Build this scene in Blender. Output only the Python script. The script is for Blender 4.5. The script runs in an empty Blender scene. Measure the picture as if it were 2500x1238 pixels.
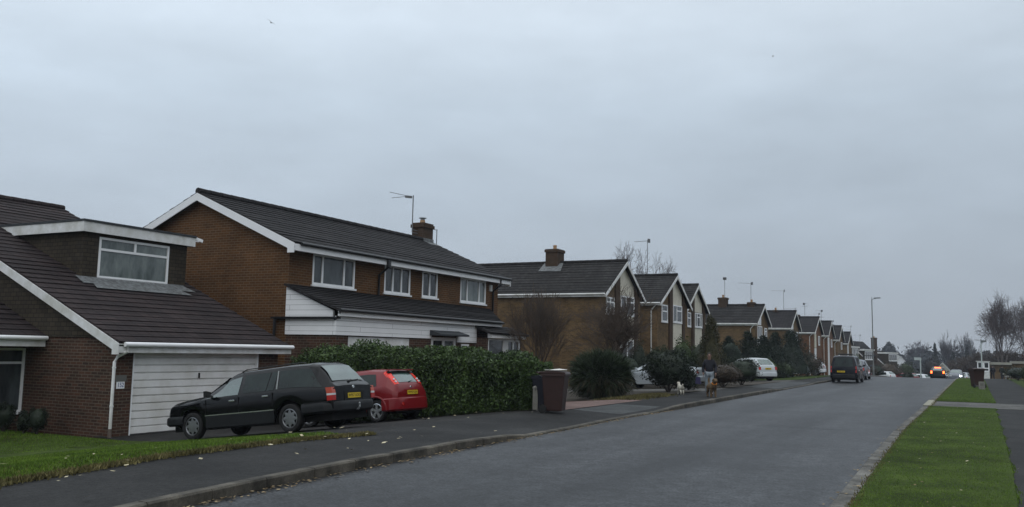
import bpy, bmesh, math, random
import numpy as np
from mathutils import Vector, Matrix
random.seed(7); RS = np.random.RandomState(11)
sc = bpy.context.scene
COL = sc.collection

# ------------------------------------------------------------------ camera
CAM_H = 1.6
F_PX = 2150.0
Rm = Matrix(((0.8863455, 0.03350243, 0.46181083), (0.46261458, -0.1060329, -0.88019588), (0.01947844, 0.99379807, -0.10948049)))
cam_d = bpy.data.cameras.new('camera'); cam = bpy.data.objects.new('camera', cam_d); COL.objects.link(cam)
cam_d.sensor_fit = 'HORIZONTAL'; cam_d.sensor_width = 36.0; cam_d.lens = 36.0 * F_PX / 2500.0
cam_d.clip_start = 0.1; cam_d.clip_end = 6000
cam.matrix_world = Matrix.Translation((0, 0, CAM_H)) @ Rm.to_4x4()
sc.camera = cam

# ------------------------------------------------------------------ world: overcast sky
W = bpy.data.worlds.new('World'); sc.world = W; W.use_nodes = True
SUN_EL, SUN_AZ = math.radians(28), math.radians(150)
def build_world():
    nt = W.node_tree; N = nt.nodes; L = nt.links; N.clear()
    out = N.new('ShaderNodeOutputWorld'); bg = N.new('ShaderNodeBackground')
    sky = N.new('ShaderNodeTexSky'); sky.sky_type = 'NISHITA'; sky.sun_disc = False
    sky.sun_elevation = SUN_EL; sky.sun_rotation = SUN_AZ; sky.dust_density = 3
    tc = N.new('ShaderNodeTexCoord'); sep = N.new('ShaderNodeSeparateXYZ'); L.new(tc.outputs['Generated'], sep.inputs[0])
    def math_(op, a, b=None, c=None, clamp=False):
        m = N.new('ShaderNodeMath'); m.operation = op; m.use_clamp = clamp
        for i, q in enumerate((a, b, c)):
            if q is None: continue
            if isinstance(q, (int, float)): m.inputs[i].default_value = q
            else: L.new(q, m.inputs[i])
        return m.outputs[0]
    mp = N.new('ShaderNodeMapping'); mp.inputs['Scale'].default_value = (1, 1, 3.2); mp.inputs['Rotation'].default_value = (0.1, 0.2, 0.4)
    L.new(tc.outputs['Generated'], mp.inputs[0])
    n1 = N.new('ShaderNodeTexNoise'); n1.inputs['Scale'].default_value = 2.3; n1.inputs['Detail'].default_value = 5; n1.inputs['Roughness'].default_value = .5
    L.new(mp.outputs[0], n1.inputs['Vector'])
    # elevation ramp: grey at the horizon, brighter towards the zenith as under real cloud
    cr = N.new('ShaderNodeValToRGB'); L.new(sep.outputs['Z'], cr.inputs[0])
    e = cr.color_ramp.elements
    e[0].position = 0.0; e[0].color = (.360, .398, .440, 1)
    e[1].position = 1.0; e[1].color = (1.15, 1.22, 1.28, 1)
    for p, c in ((.06, (.362, .408, .458, 1)), (.16, (.405, .468, .535, 1)), (.27, (.49, .570, .65, 1)), (.42, (.64, .72, .80, 1))):
        q = cr.color_ramp.elements.new(p); q.color = c
    # west side of the street brighter
    n2 = N.new('ShaderNodeTexNoise'); n2.inputs['Scale'].default_value = 7.5; n2.inputs['Detail'].default_value = 7; n2.inputs['Roughness'].default_value = .6; L.new(mp.outputs[0], n2.inputs['Vector'])
    az = math_('MULTIPLY_ADD', sep.outputs['X'], -0.26, 1.03)
    nn = math_('MULTIPLY_ADD', n1.outputs['Fac'], 0.46, 0.78)
    nb = math_('MULTIPLY_ADD', n2.outputs['Fac'], 0.22, 0.89)
    f = math_('MULTIPLY', math_('MULTIPLY', az, nn), nb)
    vm = N.new('ShaderNodeVectorMath'); vm.operation = 'SCALE'; L.new(cr.outputs[0], vm.inputs[0]); L.new(f, vm.inputs['Scale'])
    s2 = N.new('ShaderNodeVectorMath'); s2.operation = 'SCALE'; L.new(sky.outputs[0], s2.inputs[0]); s2.inputs['Scale'].default_value = 0.006
    ad = N.new('ShaderNodeVectorMath'); ad.operation = 'ADD'; L.new(vm.outputs[0], ad.inputs[0]); L.new(s2.outputs[0], ad.inputs[1])
    L.new(ad.outputs[0], bg.inputs[0]); bg.inputs[1].default_value = 1.0
    L.new(bg.outputs[0], out.inputs[0])
build_world()
sd = bpy.data.lights.new('sun', 'SUN'); sd.energy = 0.5; sd.angle = math.radians(60); sd.color = (1, .97, .93)
sun = bpy.data.objects.new('sun', sd); COL.objects.link(sun)
sun.rotation_euler = (math.radians(90) - SUN_EL, 0, math.radians(180) - SUN_AZ)
sun.rotation_euler = (math.radians(42), 0, math.radians(35))
sc.view_settings.view_transform = 'Standard'; sc.view_settings.look = 'None'
sc.view_settings.exposure = 0.0; sc.view_settings.gamma = 1.0
try:
    sc.cycles.max_bounces = 5; sc.cycles.diffuse_bounces = 3; sc.cycles.glossy_bounces = 3
except Exception: pass

# ------------------------------------------------------------------ materials
MATS = {}
def _new(name):
    m = bpy.data.materials.new(name); m.use_nodes = True; nt = m.node_tree
    return m, nt, nt.nodes['Principled BSDF']
def rgba(c): return (c[0], c[1], c[2], 1)
def mat(name, c, rough=.6, metal=0, spec=.5, var=.0, vscale=8, bump=0, bscale=40, coat=0, ior=1.45, c2=None, emit=None, es=0, island=0, stretch=None, alpha=1):
    if name in MATS: return MATS[name]
    m, nt, b = _new(name); N = nt.nodes; L = nt.links
    b.inputs['Base Color'].default_value = rgba(c); b.inputs['Roughness'].default_value = rough
    b.inputs['Metallic'].default_value = metal; b.inputs['Specular IOR Level'].default_value = spec; b.inputs['IOR'].default_value = ior
    if coat: b.inputs['Coat Weight'].default_value = coat; b.inputs['Coat Roughness'].default_value = .06
    if emit: b.inputs['Emission Color'].default_value = rgba(emit); b.inputs['Emission Strength'].default_value = es
    tc = N.new('ShaderNodeTexCoord'); vec = tc.outputs['Object']
    if stretch:
        mp = N.new('ShaderNodeMapping'); mp.inputs['Scale'].default_value = stretch; L.new(vec, mp.inputs[0]); vec = mp.outputs[0]
    if c2 is None and var: c2 = tuple(x * (1 - var) for x in c)
    if c2 is not None:
        n = N.new('ShaderNodeTexNoise'); n.inputs['Scale'].default_value = vscale; n.inputs['Detail'].default_value = 5; n.inputs['Roughness'].default_value = .6
        L.new(vec, n.inputs['Vector'])
        r = N.new('ShaderNodeValToRGB'); r.color_ramp.elements[0].position = .32; r.color_ramp.elements[1].position = .68
        r.color_ramp.elements[0].color = rgba(c2); r.color_ramp.elements[1].color = rgba(c); L.new(n.outputs['Fac'], r.inputs[0])
        col = r.outputs[0]
        if island:
            g = N.new('ShaderNodeNewGeometry'); hv = N.new('ShaderNodeHueSaturation')
            mr = N.new('ShaderNodeMapRange'); mr.inputs['To Min'].default_value = 1 - island; mr.inputs['To Max'].default_value = 1 + island
            L.new(g.outputs['Random Per Island'], mr.inputs[0]); L.new(mr.outputs[0], hv.inputs['Value']); L.new(col, hv.inputs['Color'])
            col = hv.outputs[0]
        L.new(col, b.inputs['Base Color'])
    if bump:
        n2 = N.new('ShaderNodeTexNoise'); n2.inputs['Scale'].default_value = bscale; n2.inputs['Detail'].default_value = 4; L.new(tc.outputs['Object'], n2.inputs['Vector'])
        bp = N.new('ShaderNodeBump'); bp.inputs['Strength'].default_value = bump; bp.inputs['Distance'].default_value = .02
        L.new(n2.outputs['Fac'], bp.inputs['Height']); L.new(bp.outputs[0], b.inputs['Normal'])
    MATS[name] = m; return m
def tilemat(name, c1, c2, mortar, bw, rh, ms, c3=None, rough=.85, offset=.5, bump=.4, patch=1.1, pc=.5, var2=None):
    """brick, tile or board pattern on metre UVs, with weather patches"""
    if name in MATS: return MATS[name]
    m, nt, b = _new(name); N = nt.nodes; L = nt.links
    b.inputs['Roughness'].default_value = rough; b.inputs['Specular IOR Level'].default_value = .15
    tc = N.new('ShaderNodeTexCoord'); br = N.new('ShaderNodeTexBrick'); L.new(tc.outputs['UV'], br.inputs['Vector'])
    br.offset = offset; br.inputs['Color1'].default_value = rgba(c1); br.inputs['Color2'].default_value = rgba(c2); br.inputs['Mortar'].default_value = rgba(mortar)
    br.inputs['Scale'].default_value = 1; br.inputs['Mortar Size'].default_value = ms; br.inputs['Mortar Smooth'].default_value = .2
    br.inputs['Brick Width'].default_value = bw; br.inputs['Row Height'].default_value = rh; br.inputs['Bias'].default_value = 0
    n = N.new('ShaderNodeTexNoise'); n.inputs['Scale'].default_value = patch; n.inputs['Detail'].default_value = 6; n.inputs['Roughness'].default_value = .65; L.new(tc.outputs['UV'], n.inputs['Vector'])
    mr = N.new('ShaderNodeMapRange'); mr.inputs['From Min'].default_value = .3; mr.inputs['From Max'].default_value = .7
    mr.inputs['To Min'].default_value = 1 - pc; mr.inputs['To Max'].default_value = 1 + pc * .6; L.new(n.outputs['Fac'], mr.inputs[0])
    hv = N.new('ShaderNodeHueSaturation'); L.new(br.outputs['Color'], hv.inputs['Color']); L.new(mr.outputs[0], hv.inputs['Value'])
    col = hv.outputs[0]
    if c3 is not None:
        n3 = N.new('ShaderNodeTexNoise'); n3.inputs['Scale'].default_value = 7; n3.inputs['Detail'].default_value = 6; n3.inputs['Roughness'].default_value = .75; L.new(tc.outputs['UV'], n3.inputs['Vector'])
        r3 = N.new('ShaderNodeMapRange'); r3.inputs['From Min'].default_value = .6; r3.inputs['From Max'].default_value = .74; r3.inputs['To Max'].default_value = .75; L.new(n3.outputs['Fac'], r3.inputs[0])
        mx = N.new('ShaderNodeMix'); mx.data_type = 'RGBA'; L.new(r3.outputs[0], mx.inputs['Factor']); L.new(col, mx.inputs['A']); mx.inputs['B'].default_value = rgba(c3)
        col = mx.outputs['Result']
    L.new(col, b.inputs['Base Color'])
    bp = N.new('ShaderNodeBump'); bp.inputs['Strength'].default_value = bump; bp.inputs['Distance'].default_value = .01; bp.invert = True
    L.new(br.outputs['Fac'], bp.inputs['Height']); L.new(bp.outputs[0], b.inputs['Normal'])
    MATS[name] = m; return m

BR_RED = tilemat('brick_dark_red', (.088, .042, .028), (.046, .029, .022), (.13, .105, .08), .225, .075, .009, c3=(.05, .045, .03), pc=.3)
BR_BRN = tilemat('brick_brown', (.126, .056, .020), (.088, .042, .018), (.15, .105, .065), .225, .075, .010, c3=(.07, .04, .022), pc=.34)
BR_TAN = tilemat('brick_tan', (.175, .108, .050), (.100, .063, .031), (.15, .115, .07), .225, .075, .010, c3=(.080, .052, .030), pc=.42, patch=1.2)
BR_ORG = tilemat('brick_orange', (.175, .080, .038), (.125, .062, .032), (.14, .09, .06), .225, .075, .008, pc=.3)
BR_PIL = tilemat('brick_pilaster', (.075, .046, .030), (.058, .038, .026), (.075, .06, .045), .225, .075, .008, pc=.25)
TILE_A = tilemat('roof_tile_brown', (.042, .031, .031), (.028, .022, .023), (.011, .009, .009), .33, .32, .012, c3=(.085, .062, .05), offset=0, pc=.3, patch=.8)
TILE_B = tilemat('roof_tile_grey', (.034, .032, .033), (.022, .021, .022), (.010, .010, .010), .30, .32, .012, c3=(.075, .072, .062), offset=0, pc=.35, patch=1.0)
TILE_C = tilemat('roof_tile_slate', (.040, .038, .037), (.023, .022, .022), (.010, .010, .010), .26, .30, .014, c3=(.11, .10, .085), offset=.5, pc=.4, patch=1.4)
HANG = tilemat('hung_tile', (.062, .050, .036), (.045, .038, .029), (.02, .017, .013), .22, .11, .008, c3=(.04, .04, .028), pc=.3)
BOARD_W = tilemat('white_board', (.88, .89, .90), (.84, .85, .86), (.36, .36, .36), 3.1, .145, .006, pc=.06, rough=.5)
BLOCKP = tilemat('block_paving', (.20, .135, .12), (.15, .105, .095), (.08, .065, .055), .2, .1, .006, pc=.3)
WHITE = mat('white_upvc', (.88, .89, .90), .35, var=.08, vscale=3)
WHITE_D = mat('weathered_white_paint', (.80, .81, .82), .5, c2=(.55, .55, .51), vscale=2.6)
GAR_W = mat('white_garage_steel', (.90, .90, .89), .45, c2=(.70, .69, .65), vscale=1.7)
CREAM = mat('cream_render', (.64, .61, .52), .8, c2=(.52, .49, .40), vscale=2)
WPANEL = mat('white_panel', (.78, .80, .82), .6, var=.15, vscale=2)
BLACKP = mat('black_plastic_gutter', (.012, .012, .013), .4)
FELT = mat('roofing_felt', (.05, .055, .06), .9, c2=(.03, .035, .04), vscale=4)
LEAD = mat('lead_flashing', (.20, .215, .22), .6, c2=(.05, .05, .05), vscale=9)
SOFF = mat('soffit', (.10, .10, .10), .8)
TERRA = mat('terracotta', (.42, .26, .14), .8, var=.3, vscale=10)
STEEL = mat('galvanised_steel', (.26, .28, .29), .45, metal=.6)
ALUM = mat('aerial_aluminium', (.16, .165, .17), .5, metal=.3)
POLE = mat('lamp_column_paint', (.15, .165, .16), .6, var=.3, vscale=3)
POLEW = mat('pale_post_paint', (.46, .52, .51), .6, var=.15, vscale=3)
GLASS = mat('window_glass', (.050, .058, .060), .06, spec=.7, ior=1.5, c2=(.005, .007, .008), vscale=1.6, stretch=(1.8, 1.8, .5))
GLASS_L = mat('net_curtain_glass', (.19, .22, .21), .08, spec=.7, ior=1.6, c2=(.05, .068, .065), vscale=1.8, stretch=(1.5, 1.5, .6))
GLASS_P = mat('blind_behind_glass', (.085, .10, .105), .07, spec=.6, ior=1.5, c2=(.012, .016, .018), vscale=1.3, stretch=(1.6, 1.6, .5))
DARK = mat('dark_interior', (.008, .008, .008), .9)
CONC = mat('concrete', (.26, .25, .22), .85, c2=(.15, .145, .13), vscale=12, bump=.2)
SOIL = mat('soil', (.060, .048, .034), .95, c2=(.028, .024, .018), vscale=6, bump=.5, bscale=12)

def ground_mat(name, c1, c2, big, fine, rough, fs=170, bs=(1.0, .12, 1), bump=.35, spec=.4, stain=None):
    m, nt, b = _new(name); N = nt.nodes; L = nt.links
    tc = N.new('ShaderNodeTexCoord')
    mp = N.new('ShaderNodeMapping'); mp.inputs['Scale'].default_value = bs; L.new(tc.outputs['Object'], mp.inputs[0])
    a = N.new('ShaderNodeTexNoise'); a.inputs['Scale'].default_value = 1.1; a.inputs['Detail'].default_value = 6; a.inputs['Roughness'].default_value = .6; L.new(mp.outputs[0], a.inputs['Vector'])
    f = N.new('ShaderNodeTexNoise'); f.inputs['Scale'].default_value = fs; f.inputs['Detail'].default_value = 2; L.new(tc.outputs['Object'], f.inputs['Vector'])
    r = N.new('ShaderNodeValToRGB'); r.color_ramp.elements[0].position = .36; r.color_ramp.elements[1].position = .64
    r.color_ramp.elements[0].color = rgba(c2); r.color_ramp.elements[1].color = rgba(c1); L.new(a.outputs['Fac'], r.inputs[0])
    f2 = N.new('ShaderNodeTexNoise'); f2.inputs['Scale'].default_value = fs / 5; f2.inputs['Detail'].default_value = 4; f2.inputs['Roughness'].default_value = .8; L.new(tc.outputs['Object'], f2.inputs['Vector'])
    fa = N.new('ShaderNodeMath'); fa.operation = 'ADD'; L.new(f.outputs['Fac'], fa.inputs[0]); L.new(f2.outputs['Fac'], fa.inputs[1])
    mr = N.new('ShaderNodeMapRange'); mr.inputs['From Min'].default_value = .75; mr.inputs['From Max'].default_value = 1.25; mr.inputs['To Min'].default_value = 1 - fine; mr.inputs['To Max'].default_value = 1 + fine
    L.new(fa.outputs[0], mr.inputs[0])
    hv = N.new('ShaderNodeHueSaturation'); L.new(r.outputs[0], hv.inputs['Color']); L.new(mr.outputs[0], hv.inputs['Value'])
    col = hv.outputs[0]
    s = N.new('ShaderNodeTexNoise'); s.inputs['Scale'].default_value = .55; s.inputs['Detail'].default_value = 7; s.inputs['Roughness'].default_value = .7; L.new(tc.outputs['Object'], s.inputs['Vector'])
    mr2 = N.new('ShaderNodeMapRange'); mr2.inputs['From Min'].default_value = .35; mr2.inputs['From Max'].default_value = .65; mr2.inputs['To Min'].default_value = 1 - big; mr2.inputs['To Max'].default_value = 1 + big
    L.new(s.outputs['Fac'], mr2.inputs[0])
    hv2 = N.new('ShaderNodeHueSaturation'); L.new(col, hv2.inputs['Color']); L.new(mr2.outputs[0], hv2.inputs['Value']); col = hv2.outputs[0]
    L.new(col, b.inputs['Base Color']); b.inputs['Roughness'].default_value = rough; b.inputs['Specular IOR Level'].default_value = spec
    bp = N.new('ShaderNodeBump'); bp.inputs['Strength'].default_value = bump; bp.inputs['Distance'].default_value = .008
    L.new(f.outputs['Fac'], bp.inputs['Height']); L.new(bp.outputs[0], b.inputs['Normal'])
    MATS[name] = m; return m
ASPH = ground_mat('asphalt', (.042, .0445, .048), (.011, .012, .0135), .38, .98, .50, fs=30, bs=(.62, .045, 1), bump=.8, spec=.22)
PAVE = ground_mat('pavement_tarmac', (.024, .024, .0235), (.012, .012, .012), .40, .6, .8, fs=55, bs=(.6, .6, 1), spec=.18)
DRIVE = ground_mat('driveway_tarmac', (.024, .023, .022), (.012, .0115, .011), .40, .6, .8, fs=55, bs=(.8, .8, 1), spec=.18)
PATCHL = ground_mat('worn_tarmac', (.046, .050, .050), (.026, .028, .028), .3, .6, .7, fs=55, bs=(.8, .8, 1), spec=.25)
KERB_R = ground_mat('pale_kerb_stone', (.135, .130, .115), (.060, .057, .050), .4, .4, .85, fs=60, bs=(2, 2, 2))
KERB = ground_mat('kerb_stone', (.11, .098, .078), (.030, .027, .021), .4, .3, .85, fs=90, bs=(2.5, 2.5, 2.5))
GRASSB = ground_mat('turf', (.050, .075, .014), (.028, .044, .010), .35, .45, .95, fs=60, bs=(1.5, 1.5, 1), spec=.1)
FIELD = ground_mat('far_ground', (.045, .052, .028), (.03, .034, .022), .3, .2, .95, fs=3, bs=(.02, .02, 1), spec=.1)
TRACK = ground_mat('gravel_path', (.10, .098, .09), (.06, .058, .052), .25, .4, .85, fs=60, bs=(1, 1, 1))

def leafm(name, c, c2, isl=.45, rough=.55, vs=1.5, spec=.3):
    m = mat(name, c, rough, c2=c2, vscale=vs, island=isl, spec=spec); return m
LAUREL = leafm('laurel_leaf', (.072, .118, .032), (.015, .030, .010), .6, .5, 1.3, .3)
YEW = leafm('dark_conifer_leaf', (.014, .026, .013), (.007, .014, .009), .4)
CONIF = leafm('brown_conifer_leaf', (.056, .050, .020), (.028, .030, .013), .4)
SHRUB = leafm('dark_shrub_leaf', (.022, .034, .018), (.012, .018, .012), .45)
SHRUB2 = leafm('mid_green_leaf', (.034, .050, .018), (.018, .028, .013), .45)
LIMEG = leafm('fresh_green_leaf', (.045, .075, .016), (.025, .042, .012), .4)
YUCCA = leafm('strap_leaf', (.034, .050, .024), (.014, .024, .012), .5)
DRYL = leafm('dead_strap_leaf', (.075, .065, .038), (.035, .032, .020), .4)
BROWNB = leafm('brown_hedge_leaf', (.075, .056, .038), (.040, .032, .024), .4)
REDB = leafm('red_leaf', (.10, .022, .014), (.05, .014, .01), .4)
FARF = leafm('far_foliage', (.050, .054, .050), (.026, .031, .032), .4, .9, .12)  # lightened leaf colour: part of the distance haze is put into it
BLADE = leafm('grass_blade', (.120, .195, .026), (.062, .110, .017), .50, .7, 1.0, .12)
STRAW = leafm('straw_edge', (.16, .14, .06), (.07, .065, .03), .4, .8, 3, .1)
LITTER = leafm('leaf_litter', (.34, .27, .16), (.12, .08, .045), .5, .8, 9, .1)
PALEL = leafm('pale_fallen_leaf', (.55, .50, .36), (.34, .29, .18), .3, .8, 9, .1)
BARK = mat('bark', (.050, .040, .032), .9, c2=(.028, .023, .02), vscale=9)
TWIG = mat('twig', (.095, .068, .050), .9, c2=(.055, .042, .034), vscale=3)
BIRCHB = mat('birch_bark', (.20, .17, .155), .8, c2=(.07, .06, .055), vscale=3)
BIRCHT = mat('birch_twig', (.105, .080, .078), .9, c2=(.07, .055, .055), vscale=3)
FTWIG = mat('far_twig', (.075, .068, .072), .9, c2=(.05, .047, .052), vscale=1)

# ------------------------------------------------------------------ mesh helpers
ORG = {}
V3 = Vector
def unit(v): v = Vector(v); return v.normalized()
class MB:
    def __init__(s): s.v = []; s.f = []
    def face(s, pts):
        i = len(s.v); s.v.extend([tuple(p) for p in pts]); s.f.append(tuple(range(i, i + len(pts))))
    def par(s, p, a, b, c):
        p, a, b, c = V3(p), V3(a), V3(b), V3(c)
        if a.cross(b).dot(c) < 0: a, b = b, a
        q = [p, p + a, p + a + b, p + b, p + c, p + a + c, p + a + b + c, p + b + c]
        i = len(s.v); s.v.extend([tuple(x) for x in q])
        for f in ((0, 3, 2, 1), (4, 5, 6, 7), (0, 1, 5, 4), (1, 2, 6, 5), (2, 3, 7, 6), (3, 0, 4, 7)): s.f.append(tuple(i + k for k in f))
    def box(s, x0, x1, y0, y1, z0, z1): s.par((x0, y0, z0), (x1 - x0, 0, 0), (0, y1 - y0, 0), (0, 0, z1 - z0))
    def bar(s, p, q, w, h, up=(0, 0, 1)):
        p, q = V3(p), V3(q); d = (q - p).normalized(); u = V3(up); sd_ = d.cross(u)
        if sd_.length < 1e-4: sd_ = d.cross(V3((1, 0, 0)))
        sd_.normalize(); u = sd_.cross(d).normalized()
        s.par(p - sd_ * w / 2 - u * h / 2, q - p, sd_ * w, u * h)
    def prism(s, poly, vec):
        poly = [V3(p) for p in poly]; vec = V3(vec)
        nrm = V3((0, 0, 0))
        for i in range(len(poly)): nrm += poly[i].cross(poly[(i + 1) % len(poly)])
        if nrm.dot(vec) > 0: poly = poly[::-1]
        s.face(poly); s.face([p + vec for p in poly[::-1]])
        n = len(poly)
        for i in range(n): s.face([poly[(i + 1) % n], poly[i], poly[i] + vec, poly[(i + 1) % n] + vec])
    def tube(s, path, rad, n=8, cap=True):
        path = [V3(p) for p in path]
        if isinstance(rad, (int, float)): rad = [rad] * len(path)
        base = len(s.v)
        for i, p in enumerate(path):
            if i == 0: d = path[1] - p
            elif i == len(path) - 1: d = p - path[i - 1]
            else: d = (path[i + 1] - path[i - 1])
            d.normalize(); a = d.cross(V3((0, 0, 1)))
            if a.length < .05: a = d.cross(V3((0, 1, 0)))
            a.normalize(); b = d.cross(a)
            for k in range(n):
                t = 2 * math.pi * k / n; s.v.append(tuple(p + (a * math.cos(t) + b * math.sin(t)) * rad[i]))
        for i in range(len(path) - 1):
            for k in range(n):
                k2 = (k + 1) % n; s.f.append((base + i * n + k, base + i * n + k2, base + (i + 1) * n + k2, base + (i + 1) * n + k))
        if cap:
            s.f.append(tuple(base + k for k in range(n))[::-1]); s.f.append(tuple(base + (len(path) - 1) * n + k for k in range(n)))
    def lathe(s, prof, c=(0, 0, 0), axis='z', n=24):
        """prof: (radius, along-axis) pairs"""
        base = len(s.v); c = V3(c)
        for r, h in prof:
            for k in range(n):
                t = 2 * math.pi * k / n; a, b = r * math.cos(t), r * math.sin(t)
                p = {'z': (a, b, h), 'y': (a, h, b), 'x': (h, a, b)}[axis]; s.v.append(tuple(c + V3(p)))
        for i in range(len(prof) - 1):
            for k in range(n):
                k2 = (k + 1) % n; s.f.append((base + i * n + k, base + i * n + k2, base + (i + 1) * n + k2, base + (i + 1) * n + k))
    def build(s, name, m, parent=None, smooth=None, bevel=0, flip=False):
        me = bpy.data.meshes.new(name)
        org = V3(ORG.get(parent.name, (0, 0, 0))) if parent else V3((0, 0, 0))
        me.from_pydata([tuple(V3(v) - org) for v in s.v], [], s.f)
        uv = me.uv_layers.new(name='UVMap'); me.update()
        if s.f:
            vs = s.v; nl = len(me.loops); arr = np.zeros((nl, 2))
            for poly in me.polygons:
                n = poly.normal
                if abs(n.z) > .93: ua, va = V3((1, 0, 0)), V3((0, 1, 0))
                else:
                    ua = V3((-n.y, n.x, 0)); ua.normalize(); va = n.cross(ua)
                for li in poly.loop_indices:
                    p = V3(vs[me.loops[li].vertex_index]); arr[li] = (p.dot(ua), p.dot(va))
            uv.data.foreach_set('uv', arr.ravel())
        me.materials.append(m)
        o = bpy.data.objects.new(name, me); COL.objects.link(o)
        if parent: o.parent = parent; ORG[o.name] = tuple(org)
        if bevel:
            bm = bmesh.new(); bm.from_mesh(me)
            bmesh.ops.remove_doubles(bm, verts=bm.verts, dist=1e-5)
            bmesh.ops.bevel(bm, geom=bm.edges[:] + bm.verts[:], offset=bevel, segments=2, affect='EDGES', profile=.7)
            bm.to_mesh(me); bm.free()
        if smooth is not None:
            bm = bmesh.new(); bm.from_mesh(me); bmesh.ops.remove_doubles(bm, verts=bm.verts, dist=2e-4); bmesh.ops.recalc_face_normals(bm, faces=bm.faces); bm.to_mesh(me); bm.free()
            me.polygons.foreach_set('use_smooth', [True] * len(me.polygons))
            me.set_sharp_from_angle(angle=math.radians(smooth))
        return o
def thing(name, label, cat, loc=(0, 0, 0), group=None):
    o = bpy.data.objects.new(name, None); COL.objects.link(o); o.location = loc; o.empty_display_size = .3
    o['label'] = label; o['category'] = cat
    if group: o['group'] = group
    ORG[o.name] = tuple(loc); return o
def tag(o, label, cat, group=None, kind=None):
    o['label'] = label; o['category'] = cat
    if group: o['group'] = group
    if kind: o['kind'] = kind
    return o
def struct(o, label=None):
    o['kind'] = 'structure'
    if label: o['label'] = label
    return o
def tris_object(name, P, F, m, parent=None):
    """fast mesh from numpy arrays: P (n,3), F (k,3 or 4)"""
    org = np.array(ORG.get(parent.name, (0, 0, 0))) if parent else np.zeros(3)
    me = bpy.data.meshes.new(name); P = P - org
    me.vertices.add(len(P)); me.vertices.foreach_set('co', P.astype('f').ravel())
    k = F.shape[1]; me.loops.add(F.size); me.loops.foreach_set('vertex_index', F.astype('i').ravel())
    me.polygons.add(len(F)); me.polygons.foreach_set('loop_start', np.arange(0, F.size, k, dtype='i'))
    me.update(calc_edges=True); me.validate()
    me.materials.append(m); o = bpy.data.objects.new(name, me); COL.objects.link(o)
    if parent: o.parent = parent; ORG[o.name] = tuple(org)
    return o

# ------------------------------------------------------------------ ground
def base(Y):
    if Y < 70: return 0.0
    if Y < 130: return -.00042 * (Y - 70) ** 2
    if Y < 230: return -1.512 - .05 * (Y - 130)
    if Y < 420: return max(-6.5 - .01 * (Y - 230), -8)
    return -8 + min(1, (Y - 420) / 900) * 7
def lerp(a, b, t): return a + (b - a) * t
def KL(Y): return float(np.interp(Y, [-20, 5, 6.2, 7.6, 9.5, 12.5, 17, 20, 26, 35, 55, 100, 400], [-5, -6.72, -6.92, -7.1, -7.27, -7.40, -7.48, -7.66, -7.66, -7.85, -8.25, -8.5, -9]))
def KTOP(Y):   # kerb upstand: dropped in front of the drives
    return float(np.interp(Y, [0, 12.8, 14.0, 15, 23.5, 25.5, 40, 43, 52, 55, 400], [.12, .12, .10, .035, .035, .12, .12, .04, .04, .10, .10]))
def KR(Y): return float(np.interp(Y, [-20, 6, 10, 14, 20, 35, 75, 400], [-1.2, -1.32, -1.37, -1.46, -1.55, -1.5, -1.43, -1.4]))
def gz(X, Y):
    b = base(Y)
    if X > KR(Y) + .061: return b + .1
    if X > KL(Y) - .001: return b
    kt = KTOP(Y)
    if X > -10.2: return b + lerp(kt, .1, min(1, (KL(Y) - X) / 1.6))
    A = float(np.interp(Y, [22, 34], [1, .45])); r = min(-10.2 - X, 6.1)
    return b + .1 - .115 * A * r
YS = sorted(set([round(y, 2) for y in list(np.arange(-6, 60, 1.0)) + list(np.arange(60, 240, 3.0))]))
def sheet(name, xl, xr, y0, y1, m, off, nx=6, extra=(), kind='structure', label=None, step=None):
    """ground sheet following gz between x-left(Y) and x-right(Y)"""
    ys = [y0] + [y for y in YS if y0 < y < y1] + [y1] + [y for y in extra if y0 < y < y1]; ys = sorted(set(ys))
    mb = MB(); rows = []
    for y in ys:
        a = xl(y) if callable(xl) else xl; b = xr(y) if callable(xr) else xr
        row = []
        for i in range(nx + 1):
            x = lerp(a, b, i / nx); row.append((x, y, gz(x, y) + off))
        rows.append(row)
    for r0, r1 in zip(rows[:-1], rows[1:]):
        for i in range(nx): mb.face([r0[i], r0[i + 1], r1[i + 1], r1[i]])
    o = mb.build(name, m, None, smooth=60); o['kind'] = kind
    if label: o['label'] = label
    return o
# one terrain sheet to the horizon
def terrain():
    xs = [-2600, -1200, -500, -200, -100, -60, -40, -30, -24] + list(np.arange(-20, 8, 1.0)) + [8, 12, 20, 40, 100, 300, 1000, 2600]
    ys = [-300, -60, -20] + YS + [245, 270, 300, 340, 380, 420, 500, 600, 750, 950, 1150, 1330, 2000, 3500]
    P = []; F = []
    for y in ys:
        for x in xs:
            z = gz(x, y) - (.22 if (-24 < x < 8 and y < 240) else 0.02)
            if x > 20 or x < -60: z = base(y) * 1.0 + (.1 if x > 0 else -.3)
            P.append((x, y, z))
    nx = len(xs)
    for j in range(len(ys) - 1):
        for i in range(nx - 1): F.append((j * nx + i, j * nx + i + 1, (j + 1) * nx + i + 1, (j + 1) * nx + i))
    o = tris_object('ground', np.array(P), np.array(F), FIELD); struct(o)
terrain()
struct(sheet('road', lambda y: KL(y), lambda y: KR(y) + .06, -6, 148, ASPH, 0, nx=8))
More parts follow.
